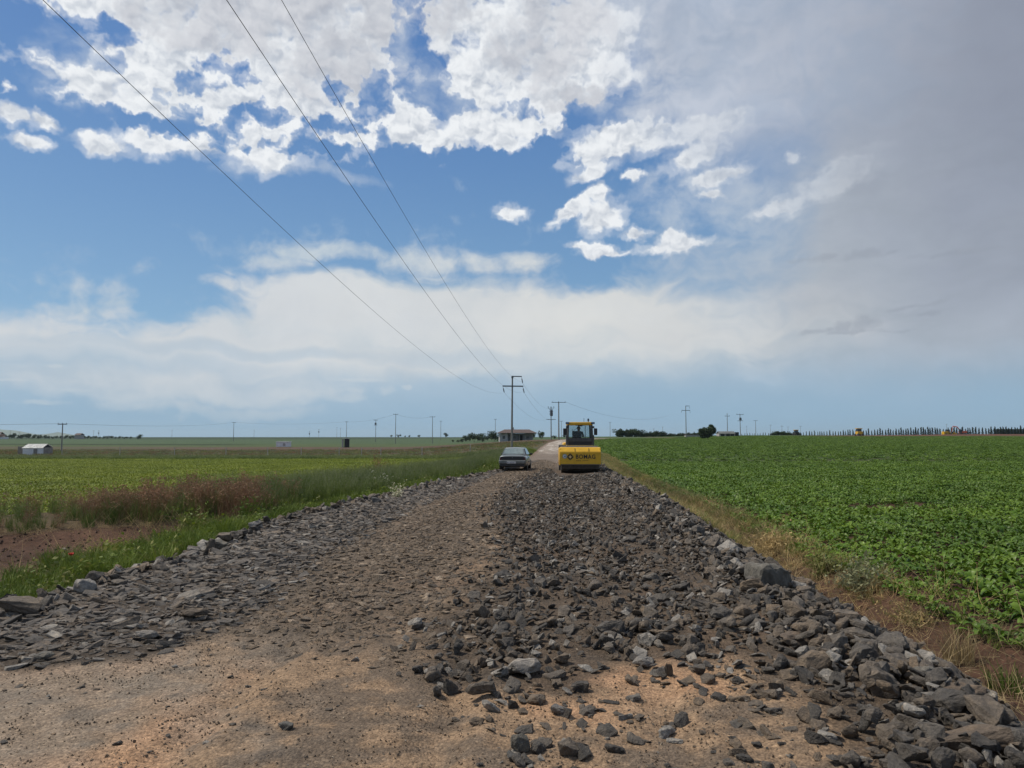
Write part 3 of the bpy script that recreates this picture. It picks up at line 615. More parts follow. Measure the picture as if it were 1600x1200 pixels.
# ---- the stones one can single out
PALE = stone_mat('pale_stone', (.19,.175,.155), (.22,.20,.175), (.24,.21,.18), (.30,.28,.25)); GREYR = stone_mat('grey_stone', (.105,.10,.092), (.12,.115,.105), (.13,.12,.10), (.15,.14,.13)); BRNR = stone_mat('brown_stone', (.115,.09,.066), (.13,.10,.074), (.14,.105,.075), (.15,.115,.088))
SOLO = [ # px, py (foot), width px, proto, (flatten), material, label
 (1192,925,82,3,(1,.9,1.9),GREYR,'largest grey boulder, at the right edge of the road above the brown ditch'),
 (1236,1015,58,2,(1,.8,.75),BRNR,'flat-topped brown block near the right edge, below the largest grey boulder'),
 (1262,1052,52,7,(1,.8,.8),PALE,'whitish block leaning among dark stones below the flat-topped brown block'),
 (1436,1078,60,1,(1,.8,.8),GREYR,'pointed pale grey rock topping the rubble beside the brown ditch'),
 (1489,1108,76,2,(1,.8,.75),BRNR,'wide smooth brown rock right of the pointed pale grey rock'),
 (1523,1158,52,3,(1,.9,1.1),GREYR,'rounded grey rock under the wide smooth brown rock'),
 (1499,1192,92,6,(1,.6,.6),BRNR,'long brown slab at the lower right corner of the photo'),
 (1352,1052,22,7,(1,1,1),PALE,'small whitish round stone in the dark rubble of the right edge'),
 (1414,1020,14,7,(1,1,1),PALE,'small white stone alone on the brown ditch soil'),
 (1584,1182,42,4,(1,1,1.2),GREYR,'speckled grey stone standing at the right border of the photo'),
 (1052,800,24,7,(1,1,1.1),GREYR,'isolated dark block on the grass verge far up the right edge'),
 (1395,1130,46,1,(1,.8,.8),GREYR,'light grey angular rock in the middle of the right heap'),
 (813,1180,44,1,(.9,.8,1.35),GREYR,'upright dark wedge of rock, tallest stone on the sandy foreground'),
 (887,1188,48,7,(1,.9,1.3),None,'blocky dark rock right of the upright wedge at the bottom edge'),
 (803,1192,30,3,(1,1,.9),GREYR,'small grey rock at the foot of the upright wedge'),
 (753,1096,52,4,(1,.8,1.0),None,'black oblong rock at the lower left tip of the loose rubble'),
 (713,1086,36,7,(1,.9,1.2),BRNR,'greenish brown cube-like rock left of the black oblong rock'),
 (817,1062,74,5,(1,.8,.75),PALE,'broad light grey slab propped on stones in the middle of the rubble'),
 (873,1120,42,3,(1,.8,.9),GREYR,'pale-topped rock standing just in front of the loose rubble'),
 (747,1134,28,2,(1,.8,.9),None,'small dark stone lying on sand below the black oblong rock'),
 (757,1044,30,1,(.8,.8,1.2),BRNR,'tan upright stone behind the broad light grey slab'),
 (1002,1048,46,5,(1,.8,.8),PALE,'flat light stone on the right side of the loose rubble'),
 (146,930,46,1,(1,.8,1.15),None,'dark pointed block rising from the left stone edging'),
 (50,965,64,6,(1,.7,.7),None,'broad dark block in the left edging at the left border of the photo'),
 (345,862,42,0,(1,.7,.9),GREYR,'leaning grey block in the left edging beside tall green weeds'),
 (312,972,66,5,(1,.7,.5),BRNR,'long flat slab among the packed stones on the left'),
 (240,1002,52,5,(1,.7,.6),PALE,'whitish flat stone among the packed stones on the left'),
 (85,1034,40,5,(1,.7,.6),GREYR,'light grey flat stone near the lower edge of the packed stones'),
 (458,1142,26,0,(1,.9,.8),GREYR,'lone grey stone on the bare sand at the lower left'),
 (590,786,18,0,(1,.8,1.),GREYR,'grey block in the left edging below the white flowering weeds'),
 (110,864,12,3,(1,1,1),PALE,'pale grey stone on the brown soil patch beyond the left grass'),
]
for px, py, w, pr, s3, mt, lb in SOLO:
    x, y = hit(px, py); s = w/F_PX*math.hypot(x, y)*(.72 if px < 400 else .85)
    y += s*.3; x = (px-800)/F_PX*y
    add_rock(x, y, s, lb, None, pr, (rng.normal(0, .12), rng.normal(0, .12), rng.normal(.2, .3)), .22, s3, mat=mt)

# ------------------------------------------------------------------ leaves and grass
def leafmat(name, c1, c2, c3_=None, rough=.5, spec=.4, trans=.25):
    m, nt, b = new_mat(name); oi = nd(nt, 'ShaderNodeObjectInfo'); tcn = nd(nt, 'ShaderNodeTexCoord')
    n = nd(nt, 'ShaderNodeTexNoise', i_Scale=7.0, i_Detail=3.0); nt.links.new(tcn.outputs['Object'], n.inputs['Vector'])
    geo = nd(nt, 'ShaderNodeNewGeometry'); n2 = nd(nt, 'ShaderNodeTexNoise', i_Scale=.22, i_Detail=4.0); nt.links.new(geo.outputs['Position'], n2.inputs['Vector'])
    a = nmix(nt, oi.outputs['Random'], c1, c2); k = nmix(nt, 1.0, a, ramp(nt, n.outputs[0], [(.3, (.65, .65, .6)), (.7, (1.4, 1.35, 1.3))]), 'MULTIPLY')
    k = nmix(nt, 1.0, k, ramp(nt, n2.outputs[0], [(.35, (.8, .82, .85)), (.65, (1.2, 1.15, 1.0))]), 'MULTIPLY')
    nt.links.new(k, b.inputs['Base Color']); b.inputs['Roughness'].default_value = rough; b.inputs['Specular IOR Level'].default_value = spec
    if trans:
        tr = nt.nodes.new('ShaderNodeBsdfTranslucent'); nt.links.new(k, tr.inputs[0]); ms = nt.nodes.new('ShaderNodeMixShader'); ms.inputs[0].default_value = trans
        out = nt.nodes['Material Output']; nt.links.new(b.outputs[0], ms.inputs[1]); nt.links.new(tr.outputs[0], ms.inputs[2]); nt.links.new(ms.outputs[0], out.inputs[0])
    return m
M_BEET = leafmat('beet_leaf', (.062, .128, .014), (.12, .20, .026), rough=.42, spec=.22)
M_YOUNG = leafmat('young_leaf', (.135, .185, .022), (.185, .235, .036), rough=.6, spec=.15)
M_GRASS = leafmat('grass_green', (.085, .135, .022), (.14, .19, .036), rough=.6, spec=.2)
M_TALL = leafmat('grass_tall', (.085, .130, .030), (.145, .19, .060), rough=.65, spec=.2)
M_RED = leafmat('grass_reddish', (.20, .115, .078), (.25, .165, .105), rough=.8, spec=.15)
M_DRY = leafmat('grass_dry', (.30, .225, .11), (.42, .33, .18), rough=.8)
M_OLIVE = leafmat('weed_olive', (.14, .165, .05), (.21, .21, .075), rough=.7)
M_PALEW = leafmat('weed_pale', (.15, .18, .10), (.22, .24, .15), rough=.7)
M_WHITEF = leafmat('flower_white', (.55, .55, .42), (.62, .6, .5), rough=.7)

def blades(name, n, h, spread, width, bend, mat, seed, heads=None, segs=3, hm=None):
    """a tuft of thin curved blades, unit-less metres; heads = (size, material) puts seed heads on top"""
    r = np.random.default_rng(seed); V, Q, T = [], [], []; MI = []
    for i in range(n):
        a = r.random()*6.283; rr = spread*math.sqrt(r.random()); bx, by = rr*math.cos(a), rr*math.sin(a)
        hh = h*r.uniform(.55, 1.1); d = a+r.normal(0, .9); bn = bend*r.uniform(.3, 1.3)*hh; w = width*r.uniform(.7, 1.3); wa = d+1.57+r.normal(0, .5)
        base = len(V)
        for k in range(segs+1):
            t = k/segs; off = bn*t**2; ww = w*(1-t**1.5)*.5+(.0008)
            cx, cy, cz = bx+math.cos(d)*off, by+math.sin(d)*off, hh*t*(1-.12*bn/hh*t)
            V.append((cx-math.cos(wa)*ww, cy-math.sin(wa)*ww, cz)); V.append((cx+math.cos(wa)*ww, cy+math.sin(wa)*ww, cz))
        for k in range(segs): q = base+2*k; Q.append((q, q+1, q+3, q+2)); MI.append(0)
        if heads and r.random() < .6:
            hs = heads*r.uniform(.7, 1.3)
            for g in range(5):
                c = np.array([cx, cy, cz])+r.normal(0, 1, 3)*[hs*.22, hs*.22, hs*.5]; e1 = r.normal(0, 1, 3); e1 /= np.linalg.norm(e1); e2 = r.normal(0, 1, 3); e2 /= np.linalg.norm(e2)
                b2 = len(V); V += [tuple(c-e1*hs*.22), tuple(c+e2*hs*.10), tuple(c+e1*hs*.22), tuple(c-e2*hs*.10)]; Q.append((b2, b2+1, b2+2, b2+3)); MI.append(1)
    me = mesh_np(name, V, np.array(Q), smooth=True, mats=[mat]+([hm] if hm else []))
    if hm: me.polygons.foreach_set('material_index', MI[:len(me.polygons)])
    return me
def rosette(name, n, R_, leaf, width, up, mat, seed, wav=.25, segs=5):
    """a beet-like plant: broad arching blades on short stalks"""
    r = np.random.default_rng(seed); V, Q = [], []
    for i in range(n):
        a = i*2.4+r.normal(0, .3); L = leaf*r.uniform(.6, 1.15); W = width*L*r.uniform(.8, 1.15); rise = r.uniform(.5, 1.25)*up; lay = r.uniform(.35, 1)
        ca, sa = math.cos(a), math.sin(a); base = len(V); tw = r.normal(0, .5); ph = r.random()*6
        for k in range(segs+1):
            t = k/segs; rad = R_*.1+L*lay*t**.9; z = rise*L*(1.5*t-1.05*t*t)+.01
            ww = W*.5*(.12+.95*math.sin(math.pi*min(1, max(0, (t-.18)/.86)))**.75) if t > .18 else W*.06
            wz = math.sin(t*9+ph)*wav*ww
            for sgn in (-1, 0, 1):
                zz = z+(abs(sgn)*ww*(.28+.25*math.sin(ph+t*7+sgn)))+sgn*ww*math.sin(tw)*.7
                V.append((ca*rad-sa*sgn*ww*math.cos(tw), sa*rad+ca*sgn*ww*math.cos(tw), zz))
        for k in range(segs):
            for c in (0, 1): q = base+3*k+c; Q.append((q, q+1, q+4, q+3))
    return mesh_np(name, V, np.array(Q), smooth=True, mats=[mat])
def twig_bush(name, n, h, spread, mat, seed, leaf=0.0, lm=None, width=.004):
    r = np.random.default_rng(seed); V, Q, MI = [], [], []
    def strip(a, b, w):
        d = r.normal(0, 1, 3); d = np.cross(b-a, d); d /= np.linalg.norm(d)+1e-9; q = len(V)
        V.extend([tuple(a-d*w), tuple(a+d*w), tuple(b+d*w*.6), tuple(b-d*w*.6)]); Q.append((q, q+1, q+2, q+3)); MI.append(0)
    for i in range(n):
        a = r.random()*6.283; el_ = r.uniform(.35, 1.45); p = np.array([r.normal(0, spread*.12), r.normal(0, spread*.12), 0]); d = np.array([math.cos(a)*math.cos(el_)*spread/h*1.5, math.sin(a)*math.cos(el_)*spread/h*1.5, math.sin(el_)]); L = h*r.uniform(.6, 1.05)/5
        for k in range(5):
            d2 = d+r.normal(0, .22, 3); q2 = p+d2*L; strip(p, q2, width*(1-.14*k)); p0, p, d = p, q2, d2*.97
            if k > 1:
                for t in range(2): e = p+r.normal(0, 1, 3)*L*.55+[0, 0, L*.3]; strip(p, e, width*.5)
            if leaf and k > 0:
                for t in range(4):
                    c = p+r.normal(0, 1, 3)*L*.5; e1 = r.normal(0, 1, 3)*leaf; e2 = r.normal(0, 1, 3)*leaf*.5; b2 = len(V)
                    V.extend([tuple(c-e1), tuple(c+e2), tuple(c+e1), tuple(c-e2)]); Q.append((b2, b2+1, b2+2, b2+3)); MI.append(1)
    me = mesh_np(name, V, np.array(Q), mats=[mat]+([lm] if lm else []))
    if lm: me.polygons.foreach_set('material_index', MI[:len(me.polygons)])
    return me

def put(name, coll, npro, x, y, s, label, cat, sz=None, tilt=.12, zoff=0.0):
    n = len(x); s = np.asarray(s); sz = s if sz is None else sz
    return scatter(name, coll, np.stack([x, y, ground_z(x, y)+zoff], -1), np.stack([rng.normal(0, tilt, n), rng.normal(0, tilt, n), rng.random(n)*6.283], -1),
                   np.stack([s, s, sz], -1), rng.integers(0, npro, n), label, cat)
# --- right-hand beet field
beet = proto_coll('beet_proto', [rosette('beet_mesh', 20, .3, .30, .25, 1.0, M_BEET, 300+k) for k in range(6)])
rs = []
for off in np.arange(1.45, 70, .40):
    yy = np.arange(5.2, 64, .21); yy = yy+rng.normal(0, .04, len(yy)); xx = XR(yy)+off+rng.normal(0, .045, len(yy)); rs.append(np.stack([xx, yy], 1))
P = np.concatenate(rs); x, y = P[:, 0], P[:, 1]
gapn = nz(x*.6, y*1.6, .22, 4, .6, 71.3); edge_n = nz(x, y, .9, 3, .6, 5.9)
offx = x-XR(y)
bare = sstep1(gapn, .36, .5)*sstep1(y, 13, 18)
bare = np.maximum(bare, np.exp(-((y-23.5-(x-13)*.15)/1.5)**2)*sstep1(x, 8, 12)*sstep1(nz(x*.5, y, .5, 4, .6, 19.3), .0, .25))
keep = in_view(x, y, 3.0) & (offx > 1.62+edge_n*.55) & (rng.random(len(x)) > bare*.75+.04); x, y, bare = x[keep], y[keep], bare[keep]
s = rng.uniform(.62, 1.05, len(x))*(1-.35*bare)*np.where(x-XR(y) < 2.3, .8, 1)
put('beet_plants', beet, 6, x, y, s, 'dense dark green broad-leaved crop covering the field on the right', 'crop', sz=s*.85, tilt=.14)
x = rng.uniform(5, 190, 90000); y = 64+rng.random(90000)**.8*230; keep = (x > XR(y)+2.0) & (x < .78*y+4) & (y < 285) & ~((x > 118) & (y > 276)); x, y = x[keep], y[keep]
put('beet_plants_far', beet, 6, x, y, rng.uniform(.9, 1.5, len(x)), 'dark green crop stretching away to the crest on the right', 'crop', sz=rng.uniform(.75, 1.1, len(x)))
# --- left-hand field of young plants in rows
young = proto_coll('young_proto', [rosette('young_mesh', 9, .2, .26, .34, 1.0, M_YOUNG, 340+k, segs=3) for k in range(4)])
rows = []; dirx, diry = math.cos(R(8)), math.sin(R(8))
for off in np.arange(12, 104, .55):
    t = np.arange(-85, 4, .22); rows.append(np.stack([t*dirx, off+t*-diry*-1+rng.normal(0, .04, len(t))], 1)+rng.normal(0, .03, (len(t), 2)))
P = np.concatenate(rows); x, y = P[:, 0], P[:, 1]
bd = poly_sd(x, y, BANK); thin = nz(x*.3, y, .25, 4, .6, 91.3)
keep = (x < XL(y)-4.5) & (bd < -.15) & (y > 19.5) & (y < 94) & in_view(x, y, 3) & (x < -.02*y-2) & ~((y < 40) & (bd > -.3)) & (rng.random(len(x)) < np.where(thin > .22, .45, .95)) & (x < np.interp(y, [19, 30, 50, 92], [-10.5, -8.5, -5.5, 1.0]))
x, y = x[keep], y[keep]
put('young_crop', young, 4, x, y, rng.uniform(.7, 1.1, len(x)), 'bright yellow-green young crop in faint rows across the left field', 'crop')
# --- grass strip beside the road on the left
gr = proto_coll('grass_proto', [blades('grass_mesh', 42, .26, .13, .010, .55, M_GRASS, 400+k) for k in range(5)])
x = rng.uniform(-13, 4, 52000); y = 5.5+rng.random(52000)**.9*90; sd = poly_sd(x, y, SOIL); bd = poly_sd(x, y, BANK); dl = XL(y)-x
wid = np.interp(y, [5, 12, 20, 30, 60, 95], [2.9, 3.0, 3.3, 3.8, 4.2, 6])
keep = (dl > .12) & (dl < wid+.15) & (sd < .25*nz(x, y, .9, 3, .6, 8.1)) & in_view(x, y) & (rng.random(len(x)) < np.where(dl < .5, .5, .9)*np.where(y > 35, .8, 1))
x, y, bd = x[keep], y[keep], bd[keep]; hh = (1.1+.9*nz(x, y, .7, 4, .6, 17.7)*2)*rng.uniform(.7, 1.25, len(x))
q = rng.random(len(x)) < .10; wd = proto_coll('weed_proto', [twig_bush('weed_mesh', 14, .34, .26, mt, 480+k, leaf=.022, lm=mt, width=.003) for k, mt in enumerate([M_GRASS, M_GRASS, M_OLIVE, M_YOUNG])])
put('mixed_weeds', wd, 4, x[q], y[q], rng.uniform(.6, 1.3, q.sum()), 'leafy weeds mixed into the green grass beside the stone edging', 'weeds')
put('green_grass', gr, 5, x, y, np.clip(hh, .5, 2.2), 'fresh green grass and weeds between the stone edging and the left bank', 'grass')
# --- tall grass on the bank: reddish seed heads on the left, green further along
tall = proto_coll('tall_grass_proto', [blades('tall_mesh', 46, .80, .20, .012, .30, M_TALL, 430+k, heads=.05, hm=M_PALEW, segs=3) for k in range(4)])
red = proto_coll('red_grass_proto', [blades('red_mesh', 60, .85, .24, .007, .22, M_TALL if k == 0 else M_RED, 450+k, heads=.16, hm=M_RED, segs=2) for k in range(4)])
x = rng.uniform(-34, 2, 60000); y = rng.uniform(15, 94, 60000); bd = poly_sd(x, y, BANK); jit = nz(x, y, .5, 3, .6, 3.7)*1.2
keep = (bd+jit*.4 > -.05) & in_view(x, y, 3); x, y, bd = x[keep], y[keep], bd[keep]
redw = sstep1(-(x), 6.6, 8.2)*sstep1(-y, -27.5, -23)*np.where(x < -15.5, .5, 1)
isr = rng.random(len(x)) < redw*np.clip(.45+jit[keep]*.5, .22, .68); dens = rng.random(len(x)) < np.where(y < 30, .62, .5)
hsc = np.interp(y, [16, 22, 30, 50, 92], [.7, 1.0, 1.1, 1.0, .7])*np.where(x < -11.5, .72, 1)*(1+jit[keep]*.22); dens &= rng.random(len(x)) < np.where(x < -12.8, .35, 1)
q = isr & dens; put('reddish_tall_grass', red, 4, x[q], y[q], hsc[q]*rng.uniform(.7, 1.15, q.sum()), 'tall grass with reddish brown seed heads on the left bank', 'grass', tilt=.16)
q = ~isr & dens; put('green_tall_grass', tall, 4, x[q], y[q], hsc[q]*rng.uniform(.65, 1.15, q.sum()), 'tall green grass along the left bank towards the car', 'grass', tilt=.16)
# --- weedy verge lines far left
x = rng.uniform(-110, 6, 16000); y = 94+rng.random(16000)*14+nz(x, x*0+2, .05, 3, .6, 2.7)*6; keep = in_view(x, y, 5) & (x < XL(y)-1.5); x, y = x[keep], y[keep]
q = rng.random(len(x)) < .55
put('far_weeds', tall, 4, x[q], y[q], rng.uniform(.9, 1.7, q.sum()), sz=rng.uniform(.25, .65, q.sum()), label='dark strip of tall weeds beyond the young crop on the left', cat='weeds')
x = rng.uniform(-190, 8, 26000); y = 108+rng.random(26000)**.8*70; n_ = nz(x*.3, y, .1, 4, .6, 27.7); keep = in_view(x, y, 5) & (x < XL(y)-1.5) & (rng.random(len(x)) < .25+1.4*np.clip(n_, 0, .5)); x, y = x[keep], y[keep]
fal = proto_coll('fallow_proto', [blades('fallow_mesh', 30, .5, .7, .05, .3, mt, 470+k, segs=2) for k, mt in enumerate([M_TALL, M_RED, M_PALEW, M_OLIVE])])
put('fallow_growth', fal, 4, x, y, rng.uniform(.8, 1.6, len(x)), sz=rng.uniform(.25, .8, len(x)), label='patchy brown and grey-green growth on the fallow land at the far left', cat='weeds')
# --- right verge: dry and green tufts on the brown ditch bank
dry = proto_coll('dry_grass_proto', [blades('dry_mesh', 26, .17, .13, .007, 1.0, mt, 500+k, segs=2) for k, mt in enumerate([M_DRY, M_DRY, M_OLIVE, M_GRASS, M_OLIVE])])
x = rng.uniform(3, 12, 60000); y = 4.5+rng.random(60000)**.8*80; d = x-XR(y); pn = nz(x, y, .9, 4, .6, 37.3); lo_ = np.interp(y, [4, 12, 18, 30, 80], [.75, .55, .15, .0, -.1])
keep = (d > lo_) & (d < 2.0) & in_view(x, y) & (rng.random(len(x)) < np.clip(np.interp(y, [4, 9, 14, 22, 80], [-.25, -.18, .15, .6, .75])+pn*1.3+.42*sstep1(d, 1.35, 1.8), .004, 1)); x, y = x[keep], y[keep]
put('verge_grass', dry, 5, x, y, rng.uniform(.6, 1.35, len(x)), 'dry yellowish grass on the bank of the ditch along the right side', 'grass', tilt=.3)
straw = proto_coll('straw_proto', [blades('straw_mesh', 9, .22, .2, .004, 2.6, M_DRY, 520+k, segs=3) for k in range(3)])
x = rng.uniform(3.5, 8.5, 5000); y = rng.uniform(4.5, 26, 5000); d = x-XR(y); keep = (d > .4) & (d < 2.2) & in_view(x, y); x, y = x[keep][:800], y[keep][:800]
put('straw_litter', straw, 3, x, y, rng.uniform(.5, 1.2, len(x)), 'pale straw lying about on the brown ditch soil', 'straw', tilt=.9)
x = rng.uniform(-14, -6.5, 1600); y = rng.uniform(10, 25, 1600); keep = np.abs(poly_sd(x, y, SOIL)-.15) < .35; x, y = x[keep], y[keep]
put('root_litter', straw, 3, x, y, rng.uniform(.8, 1.6, len(x)), 'dry stalks hanging over the cut edge of the brown soil on the left', 'straw', tilt=.9)
# clods on the soil
M_CLOD = simple('clod', (.062, .035, .023), .95, var=.4, bump=.6)
clod = proto_coll('clod_proto', [rock_mesh('clod_mesh', 160+s, (1, .85, .65), 14, 1, .08, M_CLOD) for s in range(4)])
x = rng.uniform(-16, 11, 60000); y = rng.uniform(4.5, 34, 60000); d = x-XR(y); sd = poly_sd(x, y, SOIL); keep = (((d > .3) & (d < 2.1)) | (sd > -.1)) & in_view(x, y) & (rng.random(len(x)) < .55); x, y = x[keep], y[keep]
put('soil_clods', clod, 4, x, y, .018+.09*rng.random(len(x))**3, 'crumbly reddish brown clods on the ditch soil', 'soil', tilt=1)

# --- plants one can point to
def plant(name, me, px, py, s, label, cat, rz=0, parts=None):
    x, y = hit(px, py); o = link(name, me); o.location = (x, y, gz(x, y)); o.scale = (s, s, s); o.rotation_euler = (0, 0, rz)
    return tag(o, label, cat)
plant('dried_bush', twig_bush('dried_bush', 120, .42, .5, M_DRY, 1, leaf=.018, lm=M_DRY, width=.004), 1212, 862, 1.0, 'bleached beige dried bush on the right bank between ditch and crop', 'bush')
plant('weed_clump', twig_bush('weed_clump', 46, .50, .34, M_PALEW, 2, leaf=.022, lm=M_PALEW), 1348, 925, 1.05, 'tall pale green weed with feathery tops beside the brown ditch', 'weed')
plant('weed_clump', twig_bush('weed_clump', 60, .34, .36, M_OLIVE, 3, leaf=.02, lm=M_OLIVE), 1290, 895, 1.0, 'yellowish bushy weed left of the tall pale green weed', 'weed')
plant('grass_clump', blades('grass_clump', 150, .36, .16, .008, .35, M_DRY, 4, segs=3), 1500, 1035, 1.0, 'upright straw-coloured grass clump on the ditch bank', 'grass')
plant('grass_clump', blades('grass_clump', 120, .26, .22, .010, .6, M_GRASS, 5), 1582, 1085, 1.0, 'green grass clump at the right border beside the ditch', 'grass')
plant('weed_clump', twig_bush('weed_clump', 50, .24, .36, M_OLIVE, 6, leaf=.012, lm=M_DRY), 1420, 975, 1.0, 'low brownish scrubby weed on the ditch bank below the tall pale weed', 'weed')
for k, (px, py, s, lb) in enumerate([(590,770,1.0,'largest of the white flowering weeds, in the tall grass near the stone edging'), (548,765,.7,'small white flowering weed left of the largest one'), (530,776,.6,'low white flowering weed close to the stone edging'), (620,778,.6,'small white flowering weed right of the largest one')]):
    plant('flowering_weed', twig_bush('flowering_weed', 26, .8, .5, M_GRASS, 10+k, leaf=.03, lm=M_WHITEF, width=.006), px, py, s, lb, 'weed')
plant('dock_plant', twig_bush('dock_plant', 26, 1.25, .5, M_RED, 20, leaf=.03, lm=M_RED, width=.010), 592, 742, 1.15, 'rusty brown dock stalks standing above the tall grass of the left bank', 'weed')
for k, (px, py, s, lb) in enumerate([(395,818,1.0,'tall leafy green weed at the right end of the green grass beside the stones'), (300,838,.9,'leafy green weed in front of the dark earth bank'), (215,872,.6,'low leafy weed in the green grass above the pointed block')]):
    plant('green_weed', twig_bush('green_weed', 60, .62, .5, M_GRASS, 30+k, leaf=.03, lm=M_GRASS, width=.005), px, py, s, lb, 'weed')
# poppy
M_POP = simple('poppy_red', (.62, .025, .015), .5, var=.15); M_STEM = simple('stem_green', (.06, .11, .03), .6)
x, y = hit(107, 905); pop = empty('poppy', (x, y, gz(x, y)), 0, 'single red poppy flower standing in the green grass on the left', 'poppy')
s = MB(); s.tube((0, 0, 0), (.02, 0, .22), .003, .002, 5); s.tube((.02, 0, .22), (.03, 0, .40), .002, .002, 5); s.build('stem', M_STEM, pop)
V, Q = [], []
for k in range(4):
    a = k*1.57+.3; b0 = len(V)
    for t in (0, .5, 1):
        for w in (-1, 0, 1): V.append((.03+math.cos(a)*.045*t-math.sin(a)*w*.032*math.sin(.5+t*1.6), math.sin(a)*.045*t+math.cos(a)*w*.032*math.sin(.5+t*1.6), .40+.045*t*t+.008*abs(w)))
    for t in (0, 1):
        for w in (0, 1): q = b0+t*3+w; Q.append((q, q+1, q+4, q+3))
link('petals', mesh_np('petals', V, np.array(Q), smooth=True, mats=[M_POP]), pop)

# ------------------------------------------------------------------ man-made things
M_CONC = simple('pole_concrete', (.20, .195, .18), .85, var=.2, scale=2.0); M_STEEL = simple('galvanised_steel', (.13, .14, .15), .6, .3, var=.2)
M_INS = simple('insulator_glaze', (.035, .045, .065), .35); M_WIRE = simple('wire_metal', (.085, .09, .10), .6, .3)
M_TRAFO = simple('transformer_grey', (.10, .11, .12), .6)
def pole_base(name, loc, h, r, label, group='utility poles standing across the fields', lean=0.0):
    o = empty(name, loc, 0, label, 'utility pole', group); o.rotation_euler = (0, lean, 0)
    p = MB(); p.tube((0, 0, -.4), (0, 0, h), r, r*.62, 10); p.build('pole_shaft', M_CONC, o, smooth=False); return o
def arm(o, z, x0, x1, w=.11, nm='crossarm'):
    a = MB(); a.box(((x0+x1)/2, -.12, z), (x1-x0, w, w*1.1)); a.build(nm, M_STEEL, o)
def pin(o, x, z, h=.28, r=.07):
    a = MB(); a.tube((x, -.12, z), (x, -.12, z+h*.55), r*.4, n=6); a.tube((x, -.12, z+h*.45), (x, -.12, z+h), r, r*.6, 8); a.build('insulator', M_INS, o)
def hang(o, a, b, r=.085):
    m_ = MB(); a, b = Vector(a), Vector(b); m_.tube(a, a.lerp(b, .3), .02, n=6)
    for k in range(6): q = a.lerp(b, .28+.12*k); q2 = a.lerp(b, .28+.12*k+.09); m_.tube(q, q2, r*(1 if 0 < k < 5 else .7), r*.5, 8)
    m_.build('insulator', M_INS, o)
D0 = 97.0; base = at(799.5, D0); base.z -= .1
mp = pole_base('utility_pole', base, 10.35-base.z, .165, 'tallest near concrete power pole with two crossarms, rising behind the silver car', lean=R(.55))
zt = 10.35-base.z; zc = 8.95-base.z
arm(mp, zt-.06, -.12, 1.28, .12); arm(mp, zc, -1.33, 1.5, .15)
hang(mp, (1.25, -.1, zt-.12), (1.42, .5, zt-.95)); hang(mp, (-1.28, -.1, zc-.08), (-1.1, .5, zc-.85)); hang(mp, (1.44, -.1, zc-.08), (1.65, .5, zc-.9))
st = MB(); st.tube((0, 0, zt-.3), (0, 0, zt+.02), .16, .15, 10); st.build('pole_cap', M_STEEL, mp)
def pole_T(px, top_px, base_px, label, hm=9.0, kind='T', half=1.0, r=.17, d=None):
    d = d or hm*F_PX/(base_px-top_px); p = at(px, d); h = EYE+(HY-top_px)/F_PX*d-p.z
    o = pole_base('utility_pole', p, h, r, label)
    if kind == 'T':
        arm(o, h-.15, -half, half, .14); [pin(o, q, h-.1) for q in (-half*.9, 0, half*.9)]
    elif kind == 'F':                                       # flag-topped pole like the near one
        arm(o, h-.1, -.1, 1.25, .14); arm(o, h-1.6, -1.45, 1.45, .16)
        hang(o, (1.2, 0, h-.15), (1.3, 0, h-.95)); hang(o, (-1.4, 0, h-1.7), (-1.5, 0, h-2.4)); hang(o, (1.4, 0, h-1.7), (1.5, 0, h-2.4))
    elif kind == 'C':
        arm(o, h-1.2, -1.1, 1.1, .14); [pin(o, q, h-1.15) for q in (-1.0, 1.0)]; pin(o, 0, h-.1)
    elif kind == 'X':                                       # transformer pole
        arm(o, h-.25, -half, half, .14); [pin(o, q, h-.2, .4, .1) for q in (-half*.9, 0, half*.9)]
        t = MB(); t.box((0, -.45, h-2.2), (.9, .6, 1.0), bevel=.05); [t.tube((q, -.45, h-1.7), (q, -.45, h-1.35), .06, .04, 6) for q in (-.25, 0, .25)]; t.build('transformer', M_TRAFO, o)
        arm(o, h-2.9, -half*.8, half*.8, .14, 'platform')
    elif kind == 'K':                                       # switching pole with stacked gear
        for q in (0, .55, 1.1, 1.6): arm(o, h-.8-q*.9, -.55+q*.05, .55, .13)
        [pin(o, q, h-.35, .5, .12) for q in (-.8, .8, 0)]; arm(o, h-.35, -.9, .9, .1); arm(o, h-3.6, -1.35, 1.35, .13)
        t = MB(); t.box((.1, -.35, h-1.8), (.75, .4, 1.7), bevel=.04); t.build('switch_gear', M_TRAFO, o)
    return o, p, h
pK, bK, hK = pole_T(861, 636, 684, 'power pole with stacked switch gear, left of the roller behind the road bend', kind='K', d=205)
pT, bT, hT = pole_T(873, 628, 684, 'tall T-shaped power pole just right of the one with switch gear', half=2.0, r=.21, d=200)
